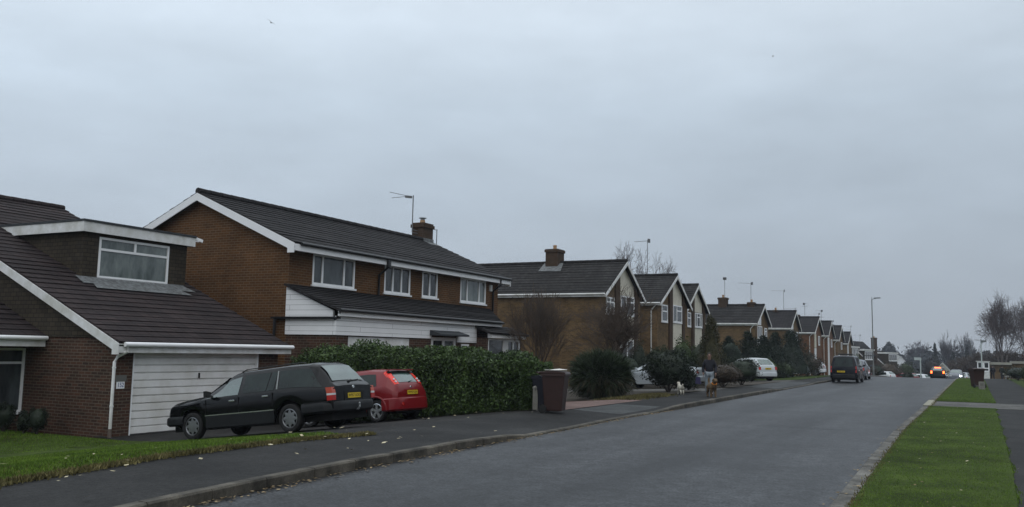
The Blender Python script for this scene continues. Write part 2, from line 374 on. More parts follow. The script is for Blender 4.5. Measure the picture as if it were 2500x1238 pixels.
# pavement left, garden ground left, right side
def PB(y): return float(np.interp(y, [-6, 5, 8.5, 11, 12.6, 14, 400], [-8.7, -8.85, -9.55, -9.6, -9.3, -9.9, -10.2]))
sheet('left_pavement', lambda y: PB(y), lambda y: KL(y) - .13, -6, 239, PAVE, 0.0, nx=5)
def kerb(name, xf, wid, y0, y1, seg, topf, m, side):
    mb = MB(); y = y0
    while y < y1:
        L_ = seg if y < 110 else 6; ya, yb = y + .006, min(y + L_, y1) - .006
        xa, xb = xf(ya), xf(yb); za, zb = base(ya), base(yb); ta, tb = topf(ya) + random.uniform(-.004, .004), topf(yb)
        s_ = side * wid; r = .02 * side
        prof = lambda x, z0, t, yy: [(x, yy, z0 - .1), (x, yy, z0 + t - .02), (x + r, yy, z0 + t), (x + s_, yy, z0 + t), (x + s_, yy, z0 - .1)]
        A, B = prof(xa, za, ta, ya), prof(xb, zb, tb, yb)
        for i in range(4):
            q = [A[i], A[i + 1], B[i + 1], B[i]]
            mb.face(q if side > 0 else q[::-1])
        mb.face(A); mb.face(B[::-1]); y += L_
    o = mb.build(name, m, None); return struct(o)
kerb('left_kerb', lambda y: KL(y), .14, -6, 239, .915, lambda y: KTOP(y) + .006, KERB, -1)
kerb('right_kerb', lambda y: KR(y), .20, -6, 239, .915, lambda y: .108, KERB_R, 1)
# pieces of left-hand front gardens and drives
def GE(y): return float(np.interp(y, [4, 12.35, 13.3, 13.9], [-22, -22, -22, -22]))
# lawn of the first house: bounded by the pavement and the drive
sheet('lawn', -24, lambda y: PB(y) - .01, -6, 12.3, GRASSB, .008, nx=10)
sheet('lawn', -19.5, lambda y: float(np.interp(y, [12.3, 12.6, 13.2, 13.9], [-9.4, -10.6, -12.9, -17.1])), 12.3, 13.9, GRASSB, .008, nx=8, extra=(12.45, 12.6, 12.9, 13.2, 13.6))
def drive_l(y): return float(np.interp(y, [12.3, 12.6, 13.2, 13.9, 14.1], [-9.4, -10.6, -12.9, -17.1, -18.4]))
sheet('driveway', drive_l, lambda y: PB(y), 12.32, 20.35, DRIVE, 0, nx=10, extra=(12.45, 12.6, 12.9, 13.2, 13.6, 13.9, 14.1))
sheet('flower_bed', -24, -9.95, 20.35, 21.9, SOIL, .02, nx=8)
sheet('block_paved_drive', -19, -9.42, 21.0, 27.2, BLOCKP, .009, nx=12)
sheet('flower_bed', -24, lambda y: PB(y), 27.2, 36.0, SOIL, .03, nx=10)
sheet('gravel_drive', -24, lambda y: PB(y), 36.0, 40.2, TRACK, 0, nx=10)
sheet('flower_bed', -24, lambda y: PB(y), 40.2, 53.0, SOIL, .02, nx=10)
sheet('gravel_drive', -24, lambda y: PB(y), 53.0, 58.0, TRACK, 0, nx=10)
sheet('lawn', -24, lambda y: PB(y), 58.0, 77.0, GRASSB, .02, nx=10)
sheet('driveway', -24, lambda y: PB(y), 77.0, 86.0, DRIVE, 0, nx=10)
sheet('lawn', -24, lambda y: PB(y), 86.0, 239.0, GRASSB, .02, nx=10)
# worn pale tarmac lobes on the far pavement and house drive mouths
sheet('pavement_patch', lambda y: -9.3, lambda y: KL(y) - .35, 21.3, 24.6, PATCHL, .004, nx=4)
sheet('pavement_patch', lambda y: -10.0, lambda y: KL(y) - .3, 42.5, 54.5, PATCHL, .004, nx=4)
# right side: grass verge, pavement, crossing strip
def VR(y): return float(np.interp(y, [-6, 10, 14, 20, 30, 36, 60], [.22, .33, .40, .45, .50, .62, .55]))
sheet('grass_verge', lambda y: KR(y) + .2, lambda y: VR(y), -6, 31.3, GRASSB, .02, nx=5)
sheet('gravel_path', lambda y: KR(y) + .2, 12, 31.3, 35.0, TRACK, .008, nx=12)
sheet('grass_verge', lambda y: KR(y) + .2, lambda y: VR(y), 35.0, 239, GRASSB, .02, nx=5)
sheet('right_pavement', lambda y: VR(y), 2.35, -6, 31.3, PAVE, .0, nx=5)
sheet('right_pavement', lambda y: VR(y), 2.35, 35.0, 239, PAVE, .0, nx=5)
sheet('lawn', 2.35, 12, -6, 31.3, GRASSB, .01, nx=6)
sheet('lawn', 2.35, 12, 35, 239, GRASSB, .01, nx=6)
def road_marks():
    # tar-sealed crack, old trench reinstatement and an inspection cover
    mb = MB()
    pts = [(-4.6, 20.8), (-4.1, 20.75), (-3.5, 20.9), (-3.0, 20.82), (-2.5, 20.95)]
    for a, b in zip(pts[:-1], pts[1:]): mb.face([(a[0], a[1], .004), (b[0], b[1], .004), (b[0], b[1] + .05, .004), (a[0], a[1] + .05, .004)])
    struct(mb.build('road_crack', mat('tar_seal', (.018, .018, .02), .5)))
road_marks()

# ------------------------------------------------------------------ building helpers
def wall_holes(mb, p0, U, N, length, z0, z1, holes, reveal=.1):
    """vertical wall face with rectangular openings: holes (u0,u1,za,zb)"""
    p0, U, N = V3(p0), V3(U), V3(N)
    us = sorted(set([0, length] + [h[0] for h in holes] + [h[1] for h in holes])); zs = sorted(set([z0, z1] + [h[2] for h in holes] + [h[3] for h in holes]))
    pt = lambda u, z, d=0: p0 + U * u + V3((0, 0, z - p0.z)) - N * d
    ok = U.cross(V3((0, 0, 1))).dot(N) > 0
    def q(a):
        mb.face(a if ok else a[::-1])
    for i in range(len(us) - 1):
        for j in range(len(zs) - 1):
            um, zm = (us[i] + us[i + 1]) / 2, (zs[j] + zs[j + 1]) / 2
            if any(h[0] < um < h[1] and h[2] < zm < h[3] for h in holes): continue
            q([pt(us[i], zs[j]), pt(us[i + 1], zs[j]), pt(us[i + 1], zs[j + 1]), pt(us[i], zs[j + 1])])
    for h in holes:
        u0, u1, a, b = h
        q([pt(u0, a), pt(u0, b), pt(u0, b, reveal), pt(u0, a, reveal)][::-1]); q([pt(u1, a), pt(u1, a, reveal), pt(u1, b, reveal), pt(u1, b)][::-1])
        q([pt(u0, b), pt(u1, b), pt(u1, b, reveal), pt(u0, b, reveal)][::-1]); q([pt(u0, a), pt(u0, a, reveal), pt(u1, a, reveal), pt(u1, a)][::-1])
def window(parent, p0, U, N, w, h, mull=(), trans=(), fw=.06, rec=.05, sill=True, glass=None, name='window', frame=None, panes=True):
    """p0 = lower left corner on the wall face; mull = fractions; trans = (fraction, u-from, u-to)"""
    p0, U, N = V3(p0), V3(U), V3(N); Z = V3((0, 0, 1)); d = .06
    o = p0 - N * rec
    f = MB()
    f.par(o, U * fw, Z * h, N * d); f.par(o + U * (w - fw), U * fw, Z * h, N * d)
    f.par(o + U * fw, U * (w - 2 * fw), Z * fw, N * (d - .003)); f.par(o + U * fw + Z * (h - fw), U * (w - 2 * fw), Z * fw, N * (d - .003))
    for m in mull: f.par(o + U * (m * w - fw / 2) + Z * fw, U * fw, Z * (h - 2 * fw), N * (d - .006))
    for t in trans:
        t0, ua, ub = t; f.par(o + U * (ua * w + fw / 2) + Z * (t0 * h - fw / 2), U * ((ub - ua) * w - fw), Z * fw, N * (d - .009))
    fr = f.build(name, frame or WHITE, parent)
    g = MB(); g.par(o + U * fw * .5 + Z * fw * .5 + N * .012, U * (w - fw), Z * (h - fw), N * .01); g.build('pane', glass or GLASS, fr)
    if sill:
        s_ = MB(); s_.par(p0 - U * .05 - Z * .055 - N * rec, U * (w + .1), Z * .05, N * (rec + .06)); s_.build('sill', frame or WHITE, fr)
    return fr
def roof_plane(mb, e0, e1, r0, r1, row=.32, step=.028, under=True, jag=0):
    """saw-tooth courses from the eave line e0-e1 up to r0-r1"""
    e0, e1, r0, r1 = map(V3, (e0, e1, r0, r1))
    n = (e1 - e0).cross(r0 - e0).normalized()
    if n.z < 0: n = -n
    rj = random.Random(int(abs(e0.y) * 13 + abs(e0.x) * 7)); step0 = step
    L_ = max((r0 - e0).length, (r1 - e1).length); k = max(2, int(round(L_ / row)))
    for i in range(k):
        a, b = i / k, (i + 1) / k
        A0, A1 = e0.lerp(r0, a), e1.lerp(r1, a); B0, B1 = e0.lerp(r0, b), e1.lerp(r1, b)
        t = n * step0 * rj.uniform(.55, 1.15)
        mb.face([A0 + t, A1 + t, B1 + n * .004, B0 + n * .004]); mb.face([A0, A1, A1 + t, A0 + t])
        # end triangles so the verge reads as stepped tiles
        mb.face([A0, A0 + t, B0 + n * .004]); mb.face([A1, B1 + n * .004, A1 + t])
    if under:
        u = n * -.05
        mb.face([e0 + u, r0 + u, r1 + u, e1 + u]); mb.face([e0, e0 + u, e1 + u, e1]); mb.face([e0, r0, r0 + u, e0 + u]); mb.face([e1, e1 + u, r1 + u, r1])
def ridge_tiles(mb, a, b, r=.11):
    a, b = V3(a), V3(b); n = max(1, int((b - a).length / .45)); 
    for i in range(n):
        p, q = a.lerp(b, i / n), a.lerp(b, (i + 1) / n - .012 / max(.1, (b - a).length)); mb.tube([p, q], [r, r * .93], 8)
def aerial(parent, p, h, d=(-1, 0, 0), n=8, L_=1.0, cross=True, second=0, r=.018, s=.3):
    mb = MB(); p = V3(p); top = p + V3((0, 0, h)); mb.tube([p, top], r, 6)
    d = unit(d); c = d.cross(V3((0, 0, 1))).normalized(); b0 = top - d * .12 - V3((0, 0, .06)); b1 = top + d * L_ - V3((0, 0, .06))
    mb.tube([b0, b1], .011, 5)
    for i in range(n):
        q = b0.lerp(b1, (i + .3) / n); mb.tube([q - c * s / 2, q + c * s / 2], .007, 4)
    mb.par(b0 - c * .16 - V3((0, 0, .13)), c * .32, d * .02, V3((0, 0, .26)))
    if second:
        z = top - V3((0, 0, second)); c2 = unit((.5, -.8, 0)); mb.tube([z - c2 * .6, z + c2 * .6], .01, 4)
        for i in range(5):
            q = (z - c2 * .6).lerp(z + c2 * .6, (i + .5) / 5); mb.tube([q - V3((0, 0, .01)) - d * .3, q + d * .3], .006, 4)
    return mb.build('tv_aerial', ALUM, parent)
def chimney(parent, x, y, w, l, z0, z1, m, pots=1, roofp=None):
    mb = MB(); mb.box(x - w / 2, x + w / 2, y - l / 2, y + l / 2, z0, z1 - .18)
    mb.box(x - w / 2 - .05, x + w / 2 + .05, y - l / 2 - .05, y + l / 2 + .05, z1 - .18, z1 - .04); mb.box(x - w / 2 - .02, x + w / 2 + .02, y - l / 2 - .02, y + l / 2 + .02, z1 - .04, z1)
    c = mb.build('chimney', m, parent)
    p = MB()
    for i in range(pots):
        yy = y + (i - (pots - 1) / 2) * .4; p.lathe([(.0, z1 + .26), (.10, z1 + .26), (.12, z1 + .22), (.10, z1 + .2), (.11, z1), (.13, z1 - .01)], (x, yy, 0), n=12)
    p.build('chimney_pot', TERRA, c, smooth=40)
    return c
def gutter(mb, p, q, out, r=.055):
    """half-round-ish gutter between two points; out = outward direction"""
    p, q, out = V3(p), V3(q), V3(out); mb.tube([p + out * r, q + out * r], r, 8)

# ------------------------------------------------------------------ house 1 (number 152)
def house1():
    h = thing('house', 'red brick chalet bungalow with white double garage door, dormer window and number 152', 'house', (-20, 17, -.6))
    S = .436; XE = -17.75; ZE = 1.62; Yl, Yr = 14.12, 19.93; XR = -28.4
    zr = lambda x: ZE + S * (XE - x)
    xf = -18.0; Y0, Y1 = 14.3, 19.75
    # front wall with garage opening
    w = MB(); N = (1, 0, 0); 
    wall_holes(w, (xf, Y0, -1.2), (0, 1, 0), N, Y1 - Y0, -1.2, 1.62, [(14.75 - Y0, 18.98 - Y0, -.62, 1.46)], .12)
    # gable wall facing the camera (plane Y=14.3)
    xs = [xf - (xf - XR) * i / 12 for i in range(13)]
    for a, b in zip(xs[:-1], xs[1:]): w.face([(a, Y0, -1.2), (a, Y0, min(1.70, zr(a) - .1)), (b, Y0, min(1.70, zr(b) - .1)), (b, Y0, -1.2)])
    for a, b in zip(xs[:-1], xs[1:]): w.face([(a, Y1, -1.2), (b, Y1, -1.2), (b, Y1, zr(b) - .1), (a, Y1, zr(a) - .1)])
    w.face([(XR, Y0, -1.2), (XR, Y1, -1.2), (XR, Y1, zr(XR) - .1), (XR, Y0, zr(XR) - .1)])
    w.build('wall', BR_RED, h)
    # tile-hung upper part of gable
    t = MB(); t.prism([(-18.3, Y0 - .02, 1.72), (XR, Y0 - .02, 1.72), (XR, Y0 - .02, zr(XR) - .08), (-18.3, Y0 - .02, zr(-18.3) - .08)], (0, .06, 0)); t.build('tile_hanging', HANG, h)
    # roof
    r = MB(); roof_plane(r, (XE, Yl, ZE), (XE, Yr, ZE), (XR, Yl, zr(XR)), (XR, Yr, zr(XR)), row=.33, step=.032)
    roof_plane(r, (XR - 6, Yl, zr(XR) - 6 * S), (XR - 6, Yr, zr(XR) - 6 * S), (XR, Yl, zr(XR)), (XR, Yr, zr(XR)), row=.33)
    ridge_tiles(r, (XR, Yl, zr(XR) + .03), (XR, Yr, zr(XR) + .03)); r.build('roof', TILE_A, h)
    # rear slope side wall, so the back is closed
    # barge board on the near verge
    b = MB(); n = V3((S, 0, 1)).normalized(); d = .21
    b.prism([(XE + .0, Yl - .03, ZE - .03), (XR, Yl - .03, zr(XR) - .03), (XR, Yl - .03, zr(XR) - .03 - d / n.z), (XE - .2, Yl - .03, ZE + .2 * S - .03 - d / n.z), (XE - .2, Yl - .03, ZE - .29), (XE + .02, Yl - .03, ZE - .29)], (0, .03, 0))
    b.build('barge_board', WHITE_D, h)
    # soffit strip under verge
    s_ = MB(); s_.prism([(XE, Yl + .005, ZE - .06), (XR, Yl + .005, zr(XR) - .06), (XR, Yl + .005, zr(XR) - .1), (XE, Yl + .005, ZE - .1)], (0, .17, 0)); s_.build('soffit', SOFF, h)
    # fascia and gutter
    f = MB(); f.box(XE - .03, XE, Yl, Yr + .1, ZE - .25, ZE - .04); f.box(xf + .003, XE - .03, Yl + .2, Yr, ZE - .23, ZE - .21); f.build('fascia', WHITE_D, h)
    g = MB(); gutter(g, (XE + .002, Yl + .12, ZE - .055), (XE + .002, Yr + .1, ZE - .055), (1, 0, 0), .058); g.build('gutter', WHITE, h, smooth=50)
    dp = MB(); dp.tube([(XE + .05, 14.33, ZE - .1), (XE + .05, 14.33, ZE - .22), (-17.93, 13.98 + .26, 1.27), (-17.93, 14.17, 1.15), (-17.93, 14.17, -.42)], .038, 10)
    for zz in (1.0, .1): dp.tube([(-17.93, 14.17, zz), (-17.93, 14.17, zz + .04)], .047, 10)
    dp.build('downpipe', WHITE_D, h, smooth=50)
    dq = MB(); dq.tube([(-17.93, 14.17, -.40), (-17.93, 14.17, -.75)], .045, 10)
    dq.build('downpipe_shoe', mat('rusty_iron', (.14, .11, .09), .8, var=.4), h, smooth=50)
    # garage door: horizontal ribs
    gd = MB(); ya, yb = 14.79, 18.94; zz = -.6; nr = 11; top = 1.43; hh = (top - zz) / nr
    fr = MB(); fr.box(xf - .1, xf - .01, 14.75, 14.80, -.6, 1.46); fr.box(xf - .1, xf - .01, 18.93, 18.98, -.6, 1.46); fr.box(xf - .1, xf - .01, 14.80, 18.93, 1.41, 1.46)
    gdo = None
    for i in range(nr):
        z0 = zz + i * hh; m_ = .03
        P_ = [(xf - .115, z0), (xf - .115, z0 + .012), (xf - .055, z0 + m_), (xf - .045, z0 + hh - .010), (xf - .115, z0 + hh)]
        for a, b_ in zip(P_[:-1], P_[1:]): gd.face([(a[0], ya, a[1]), (a[0], yb, a[1]), (b_[0], yb, b_[1]), (b_[0], ya, b_[1])])
    gdo = gd.build('garage_door', GAR_W, h); fr.build('door_frame', WHITE, gdo)
    hd = MB(); hd.box(xf - .044, xf - .02, 16.84, 16.88, .72, .86); hd.build('handle', BLACKP, gdo)
    # number plaque: grey box and white tile with numerals
    m1 = MB(); m1.box(xf + .003, xf + .03, 14.29, 14.57, .69, .84); m1.build('letter_plate', mat('grey_box', (.12, .12, .11), .7), h)
    m2 = MB(); m2.box(xf + .003, xf + .022, 14.31, 14.53, .52, .685); pl = m2.build('number_plaque', WHITE, h)
    text_obj('152', .15, (xf + .026, 14.42, .603), (math.radians(90), 0, math.radians(90)), mat('plaque_blue', (.03, .05, .25), .5), pl, 'numerals', .8)
    # dormer
    dx = -21.75; dy0, dy1 = 15.95, 19.55; dz0, dz1 = 3.05, 4.66; bx = -24.9
    c = MB()
    wall_holes(c, (dx, dy0, 2.6), (0, 1, 0), (1, 0, 0), dy1 - dy0, 2.6, dz1, [(16.42 - dy0, 18.86 - dy0, 3.40, 4.56)], .1)
    c.face([(dx, dy0, 2.6), (dx, dy0, dz1), (bx, dy0, dz1), (bx, dy0, 2.6)]); c.face([(dx, dy1, 2.6), (bx, dy1, 2.6), (bx, dy1, dz1), (dx, dy1, dz1)])
    dm = c.build('dormer', HANG, h)
    fd = MB(); o_ = .17
    fd.box(dx + o_ - .03, dx + o_, dy0 - o_, dy1 + o_, dz1 - .02, dz1 + .26); fd.box(bx - .6, dx + o_ - .03, dy0 - o_, dy0 - o_ + .03, dz1 - .02, dz1 + .26); fd.box(bx + .6, dx + o_ - .03, dy1 + o_ - .03, dy1 + o_, dz1 - .02, dz1 + .26)
    fd.box(bx - 1.4, bx - .6, dy0 - o_ - .05, dy0 - o_ + .0, dz1 - .03, dz1 + .22)
    fd.build('dormer_fascia', WHITE_D, dm)
    fr_ = MB(); fr_.box(bx - 1.5, dx + o_ - .05, dy0 - o_ + .05, dy1 + o_ - .05, dz1 - .0, dz1 + .22)
    fr_.par((bx - 1.5, dy0 - o_ - .02, dz1 + .262), (dx + o_ + .03 - bx + 1.5, 0, 0), (0, dy1 - dy0 + 2 * o_ + .04, 0), (0, 0, .06)); fr_.build('dormer_roof', FELT, dm)
    window(dm, (dx, 16.42, 3.40), (0, 1, 0), (1, 0, 0), 2.44, 1.16, mull=(), trans=((.70, 0, 1),), glass=GLASS_L, rec=.04, fw=.065)
    m_ = MB(); m_.box(dx - .03, dx + .012, 17.6, 17.67, 4.24, 4.5); m_.build('mullion', WHITE, dm)
    lf = MB(); 
    for i, (ya_, yb_, x0_, x1_) in enumerate([(15.75, 19.4, -21.75, -21.25), (15.95, 19.0, -21.25, -20.95)]):
        lf.face([(x0_, ya_, zr(x0_) + .055), (x1_, ya_ - .1, zr(x1_) + .055), (x1_, yb_ + .15, zr(x1_) + .055), (x0_, yb_, zr(x0_) + .055)])
    lf.face([(-21.748, 15.95, 3.3), (-21.745, 15.95, zr(-21.75) + .05), (-21.745, 19.5, zr(-21.75) + .05), (-21.748, 19.5, 3.3)])
    lf.build('lead_apron', LEAD, dm)
    cc = MB(); cc.par((-21.6, 19.76, 4.86), (.05, .22, -.06), (-.07, .01, 0), (0, .02, .09)); cc.bar((-21.6, 19.7, 4.82), (-21.6, 19.86, 4.82), .03, .03); cc.build('security_camera', WHITE, h)
    # wing to the left, set back, with its own eaves
    xe2 = -20.65; ze2 = 1.74; z2 = lambda x: ze2 + S * (xe2 - x); yw0 = 8.0
    w2 = MB(); wall_holes(w2, (-21.4, yw0, -1.2), (0, 1, 0), (1, 0, 0), Y0 - yw0, -1.2, 1.6, [(2.9, 14.26 - yw0, -.18, 1.42)], .1)
    w2.face([(-21.4, yw0, -1.2), (-21.4, yw0, 1.7), (XR, yw0, z2(XR) - .1), (XR, yw0, -1.2)]); w2.build('wing_wall', BR_RED, h)
    r2 = MB(); roof_plane(r2, (xe2, yw0 - .2, ze2), (xe2, Y0 - .03, ze2), (XR, yw0 - .2, z2(XR)), (XR, Y0 - .03, z2(XR)), row=.33, step=.032); r2.build('wing_roof', TILE_A, h)
    f2 = MB(); f2.box(xe2 - .03, xe2, yw0 - .2, Y0 - .03, ze2 - .27, ze2 - .05); f2.box(-21.39, xe2 - .03, yw0 - .2, Y0 - .03, ze2 - .25, ze2 - .22); f2.build('fascia', WHITE_D, h)
    g2 = MB(); gutter(g2, (xe2 + .002, yw0 - .2, ze2 - .06), (xe2 + .002, Y0 - .03, ze2 - .06), (1, 0, 0), .055); g2.build('gutter', WHITE, h, smooth=50)
    window(h, (-21.4, 10.9, -.18), (0, 1, 0), (1, 0, 0), 3.36, 1.6, mull=(.33, .66), trans=((.77, 0, .33), (.77, .33, .66), (.77, .66, 1)), glass=GLASS_P)
    br = MB(); br.box(-24, -21.42, 14.305, 14.33, -1.2, -1.1); return h

# text helper -------------------------------------------------------------
def text_obj(s, size, loc, rot, m, parent, name, sx=1.0, ext=.001):
    cu = bpy.data.curves.new(name, 'FONT'); cu.body = s; cu.size = size; cu.extrude = ext; cu.align_x = 'CENTER'; cu.align_y = 'CENTER'
    tmp = bpy.data.objects.new('tmp_text', cu); COL.objects.link(tmp)
    dg = bpy.context.evaluated_depsgraph_get(); me = bpy.data.meshes.new_from_object(tmp.evaluated_get(dg)); bpy.data.objects.remove(tmp)
    me.transform(Matrix.Diagonal((sx, 1, 1, 1)))
    org = V3(ORG.get(parent.name, (0, 0, 0))) if parent else V3((0, 0, 0))
    from mathutils import Euler
    me.transform(Matrix.Translation(V3(loc) - org) @ Euler(rot).to_matrix().to_4x4())
    me.name = name; me.materials.clear(); me.materials.append(m); o = bpy.data.objects.new(name, me); COL.objects.link(o)
    if parent: o.parent = parent; ORG[o.name] = tuple(org)
    return o
house1()

# ------------------------------------------------------------------ house 2 (long brown pair with lean-to)
def house2():
    h = thing('house', 'long brown brick semi with white gable barge boards and boarded lean-to behind the laurel hedge', 'house', (-19, 24, -.6))
    xf = -17.2; Y0, Y1 = 19.15, 31.6; XE = -16.85; ZE = 4.52; XR = -20.75; ZR = 6.2; Yl, Yr = 18.93, 32.0; XB = -24.8
    S = (ZR - ZE) / (XE - XR); zb = lambda x: ZE + S * (XE - x) if x > XR else ZR - S * (XR - x)
    wins = [(20.16, 22.16, 3.42, 4.34), (23.74, 25.25, 3.42, 4.34), (26.0, 27.0, 3.42, 4.34), (28.62, 30.58, 3.40, 4.32)]
    w = MB(); wall_holes(w, (xf, Y0, -1.2), (0, 1, 0), (1, 0, 0), Y1 - Y0, -1.2, 4.42, [(a - Y0, b - Y0, c, d) for a, b, c, d in wins], .1)
    for yy in (Y0, Y1):
        pts = [(xf, yy, -1.2), (xf, yy, 4.42), (XR, yy, ZR - .12), (XB, yy, zb(XB) - .12), (XB, yy, -1.2)]
        w.face(pts if yy == Y0 else pts[::-1])
    w.face([(XB, Y0, -1.2), (XB, Y0, zb(XB) - .12), (XB, Y1, zb(XB) - .12), (XB, Y1, -1.2)]); w.build('wall', BR_BRN, h)
    r = MB(); roof_plane(r, (XE, Yl, ZE), (XE, Yr, ZE), (XR, Yl, ZR), (XR, Yr, ZR), row=.31, step=.026)
    xb = XB - .3; zbb = ZR - S * (XR - xb); roof_plane(r, (xb, Yl, zbb), (xb, Yr, zbb), (XR, Yl, ZR), (XR, Yr, ZR), row=.31, step=.026)
    ridge_tiles(r, (XR, Yl, ZR + .03), (XR, Yr, ZR + .03)); r.build('roof', TILE_B, h)
    b = MB(); d = .23
    for y_ in (Yl - .03, Yr):
        b = MB(); b.prism([(XE + .02, y_, ZE - .03), (XR, y_, ZR - .03), (XR, y_, ZR - .03 - d), (XE - .22, y_, ZE + .22 * S - .03 - d), (XE - .22, y_, ZE - .3), (XE + .02, y_, ZE - .3)], (0, .03, 0))
        b.prism([(xb, y_, zbb - .03), (xb, y_, zbb - .03 - d), (XR, y_, ZR - .03 - d), (XR, y_, ZR - .03)], (0, .03, 0))
        b.build('barge_board', WHITE, h)
    s_ = MB()
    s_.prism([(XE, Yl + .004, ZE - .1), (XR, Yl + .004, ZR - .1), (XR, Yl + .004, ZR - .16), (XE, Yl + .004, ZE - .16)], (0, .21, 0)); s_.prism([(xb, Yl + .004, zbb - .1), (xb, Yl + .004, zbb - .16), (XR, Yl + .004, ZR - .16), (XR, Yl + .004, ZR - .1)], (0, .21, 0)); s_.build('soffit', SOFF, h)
    f = MB(); f.box(XE - .03, XE, Yl + .03, 23.38, ZE - .23, ZE - .04); f.box(XE - .03, XE, 23.5, Yr, ZE - .23, ZE - .04); f.box(xf + .01, XE - .03, Yl + .2, Yr, ZE - .2, ZE - .17); f.build('fascia', WHITE, h)
    g = MB(); gutter(g, (XE + .002, Yl + .25, ZE - .03), (XE + .002, Yr, ZE - .03), (1, 0, 0), .05)
    g.box(XE - .0, XE + .08, 23.36, 23.5, ZE - .3, ZE - .02); g.build('gutter', BLACKP, h, smooth=50)
    for yy, zlo in ((23.43, 3.2), (31.15, 2.6)):
        dp = MB(); dp.tube([(XE + .03, yy, ZE - .1), (XE + .03, yy, ZE - .3), (xf + .06, yy - .05, ZE - .55), (xf + .06, yy - .05, zlo)], .042, 8); dp.build('downpipe', BLACKP, h, smooth=50)
    for (a, b_, c, d_), ml, gl in zip(wins, [(.23, .74), (.33, .66), (.5,), (.27, .74)], [GLASS_P, GLASS, GLASS, GLASS_L]):
        window(h, (xf, a, c), (0, 1, 0), (1, 0, 0), b_ - a, d_ - c, mull=ml, glass=gl, rec=.05, fw=.065)
    ax = MB(); ax.box(xf + .003, xf + .07, 30.85, 31.02, 3.95, 4.2); ax.build('alarm_box', WHITE_D, h)
    pn = MB(); pn.box(xf + .003, xf + .03, 28.62, 30.55, 2.6, 3.22); pn.build('white_boarding', BOARD_W, h)
    # chimney + aerials
    c = MB(); cx_, cy_ = -20.95, 31.58; c.box(cx_ - .29, cx_ + .29, cy_ - .38, cy_ + .38, 5.6, 6.76); c.box(cx_ - .34, cx_ + .34, cy_ - .43, cy_ + .43, 6.76, 6.90); c.box(cx_ - .30, cx_ + .30, cy_ - .39, cy_ + .39, 6.90, 6.97)
    ch = c.build('chimney', BR_PIL, h)
    p = MB(); p.lathe([(.12, 6.96), (.11, 7.10), (.10, 7.12)], (cx_, cy_ - .02, 0), n=14); p.build('chimney_pot', TERRA, ch, smooth=40)
    p = MB(); p.lathe([(.095, 7.12), (.095, 7.20)], (cx_, cy_ - .02, 0), n=14); p.lathe([(0, 7.24), (.17, 7.22), (.17, 7.20), (0, 7.195)], (cx_, cy_ - .02, 0), n=14); p.build('cowl', STEEL, ch, smooth=40)
    lf = MB(); lf.box(cx_ + .29, cx_ + .32, cy_ - .38, cy_ + .40, 6.0, 6.3); lf.box(cx_ - .3, cx_ + .32, cy_ + .38, cy_ + .40, 5.95, 6.3)
    lf.face([(cx_ + .34, cy_ - .42, 6.165), (cx_ + .7, cy_ - .42, 6.01), (cx_ + .7, cy_ + .42, 6.01), (cx_ + .34, cy_ + .42, 6.165)]); lf.build('flashing', LEAD, ch)
    a = MB(); ab = V3((cx_ - .05, cy_ - .72, 6.5)); a.tube([ab, ab + V3((0, 0, 1.6))], .024, 8); a.bar(ab + V3((0, 0, .12)), V3((cx_, cy_ - .38, 6.62)), .03, .03); a.bar(ab + V3((0, 0, .0)), V3((cx_, cy_ - .38, 6.5)), .03, .03)
    t = ab + V3((0, 0, 1.54)); dd = unit((-.6, -.8, 0)); a.par(t - V3((.05, .04, .08)), dd * .3, (.05, -.04, 0), (0, 0, .1))
    a.tube([t + dd * .2, t + dd * 1.05 + V3((0, 0, .1))], .012, 5); a.tube([t + dd * .2, t + dd * .95 - V3((0, 0, .14))], .012, 5)
    a.build('tv_aerial', ALUM, h)
    a = MB(); q = V3((cx_, cy_ + .38, 6.84)); a.tube([q, q + V3((0, .8, 0)), ], .015, 5); a.tube([q + V3((0, .76, .03)), q + V3((0, .76, -1.1))], .022, 6); a.build('tv_aerial', ALUM, h)
    # lean-to
    X1 = -15.4; Ye = 28.35; zt, zl = 3.36, 2.62; XL = -15.2
    r = MB(); roof_plane(r, (XL, Y0 - .18, zl), (XL, Ye, zl - .02), (xf + .01, Y0 - .18, zt), (xf + .01, 30.9, zt - .12), row=.29, step=.035); r.build('lean_to_roof', TILE_B, h)
    tr = MB(); tr.prism([(xf + .0, Y0 - .06, 2.42), (xf + .0, Y0 - .06, zt - .1), (X1 - .1, Y0 - .06, zl - .02), (X1 - .1, Y0 - .06, 2.42)], (0, .06, 0)); tr.build('side_cladding', BOARD_W, h)
    tr = MB(); tr.box(xf, X1, Y0 - .045, Y0, 1.93, 2.36); tr.build('side_cladding', BOARD_W, h)
    g = MB(); g.box(xf - .45, X1 + .12, Y0 - .16, Y0 + .0, 2.365, 2.425); g.tube([(xf - .35, Y0 - .1, 2.38), (xf - .35, Y0 - .1, 1.2)], .04, 8); g.build('side_gutter', BLACKP, h)
    w = MB(); wall_holes(w, (X1, Y0, -1.2), (0, 1, 0), (1, 0, 0), 28.2 - Y0, -1.2, 2.5, [(19.66 - Y0, 22.72 - Y0, -.6, 1.92), (23.9 - Y0, 25.4 - Y0, -.6, 1.98), (25.75 - Y0, 26.25 - Y0, 1.0, 1.78)], .1)
    w.face([(xf, Y0, -1.2), (X1, Y0, -1.2), (X1, Y0, 2.4), (xf, Y0, 2.4)]); w.face([(X1, 28.2, -1.2), (xf, 28.2, -1.2), (xf, 28.2, 3), (X1, 28.2, 2.5)]); w.build('extension_wall', BR_RED, h)
    f = MB(); f.box(X1 + .0, X1 + .04, Y0 - .1, 23.86, 1.93, 2.44); f.box(X1 + .0, X1 + .04, 23.86, 25.45, 2.12, 2.44); f.box(X1, X1 + .04, 25.45, 26.75, 1.84, 2.44); f.build('front_boarding', BOARD_W, h)
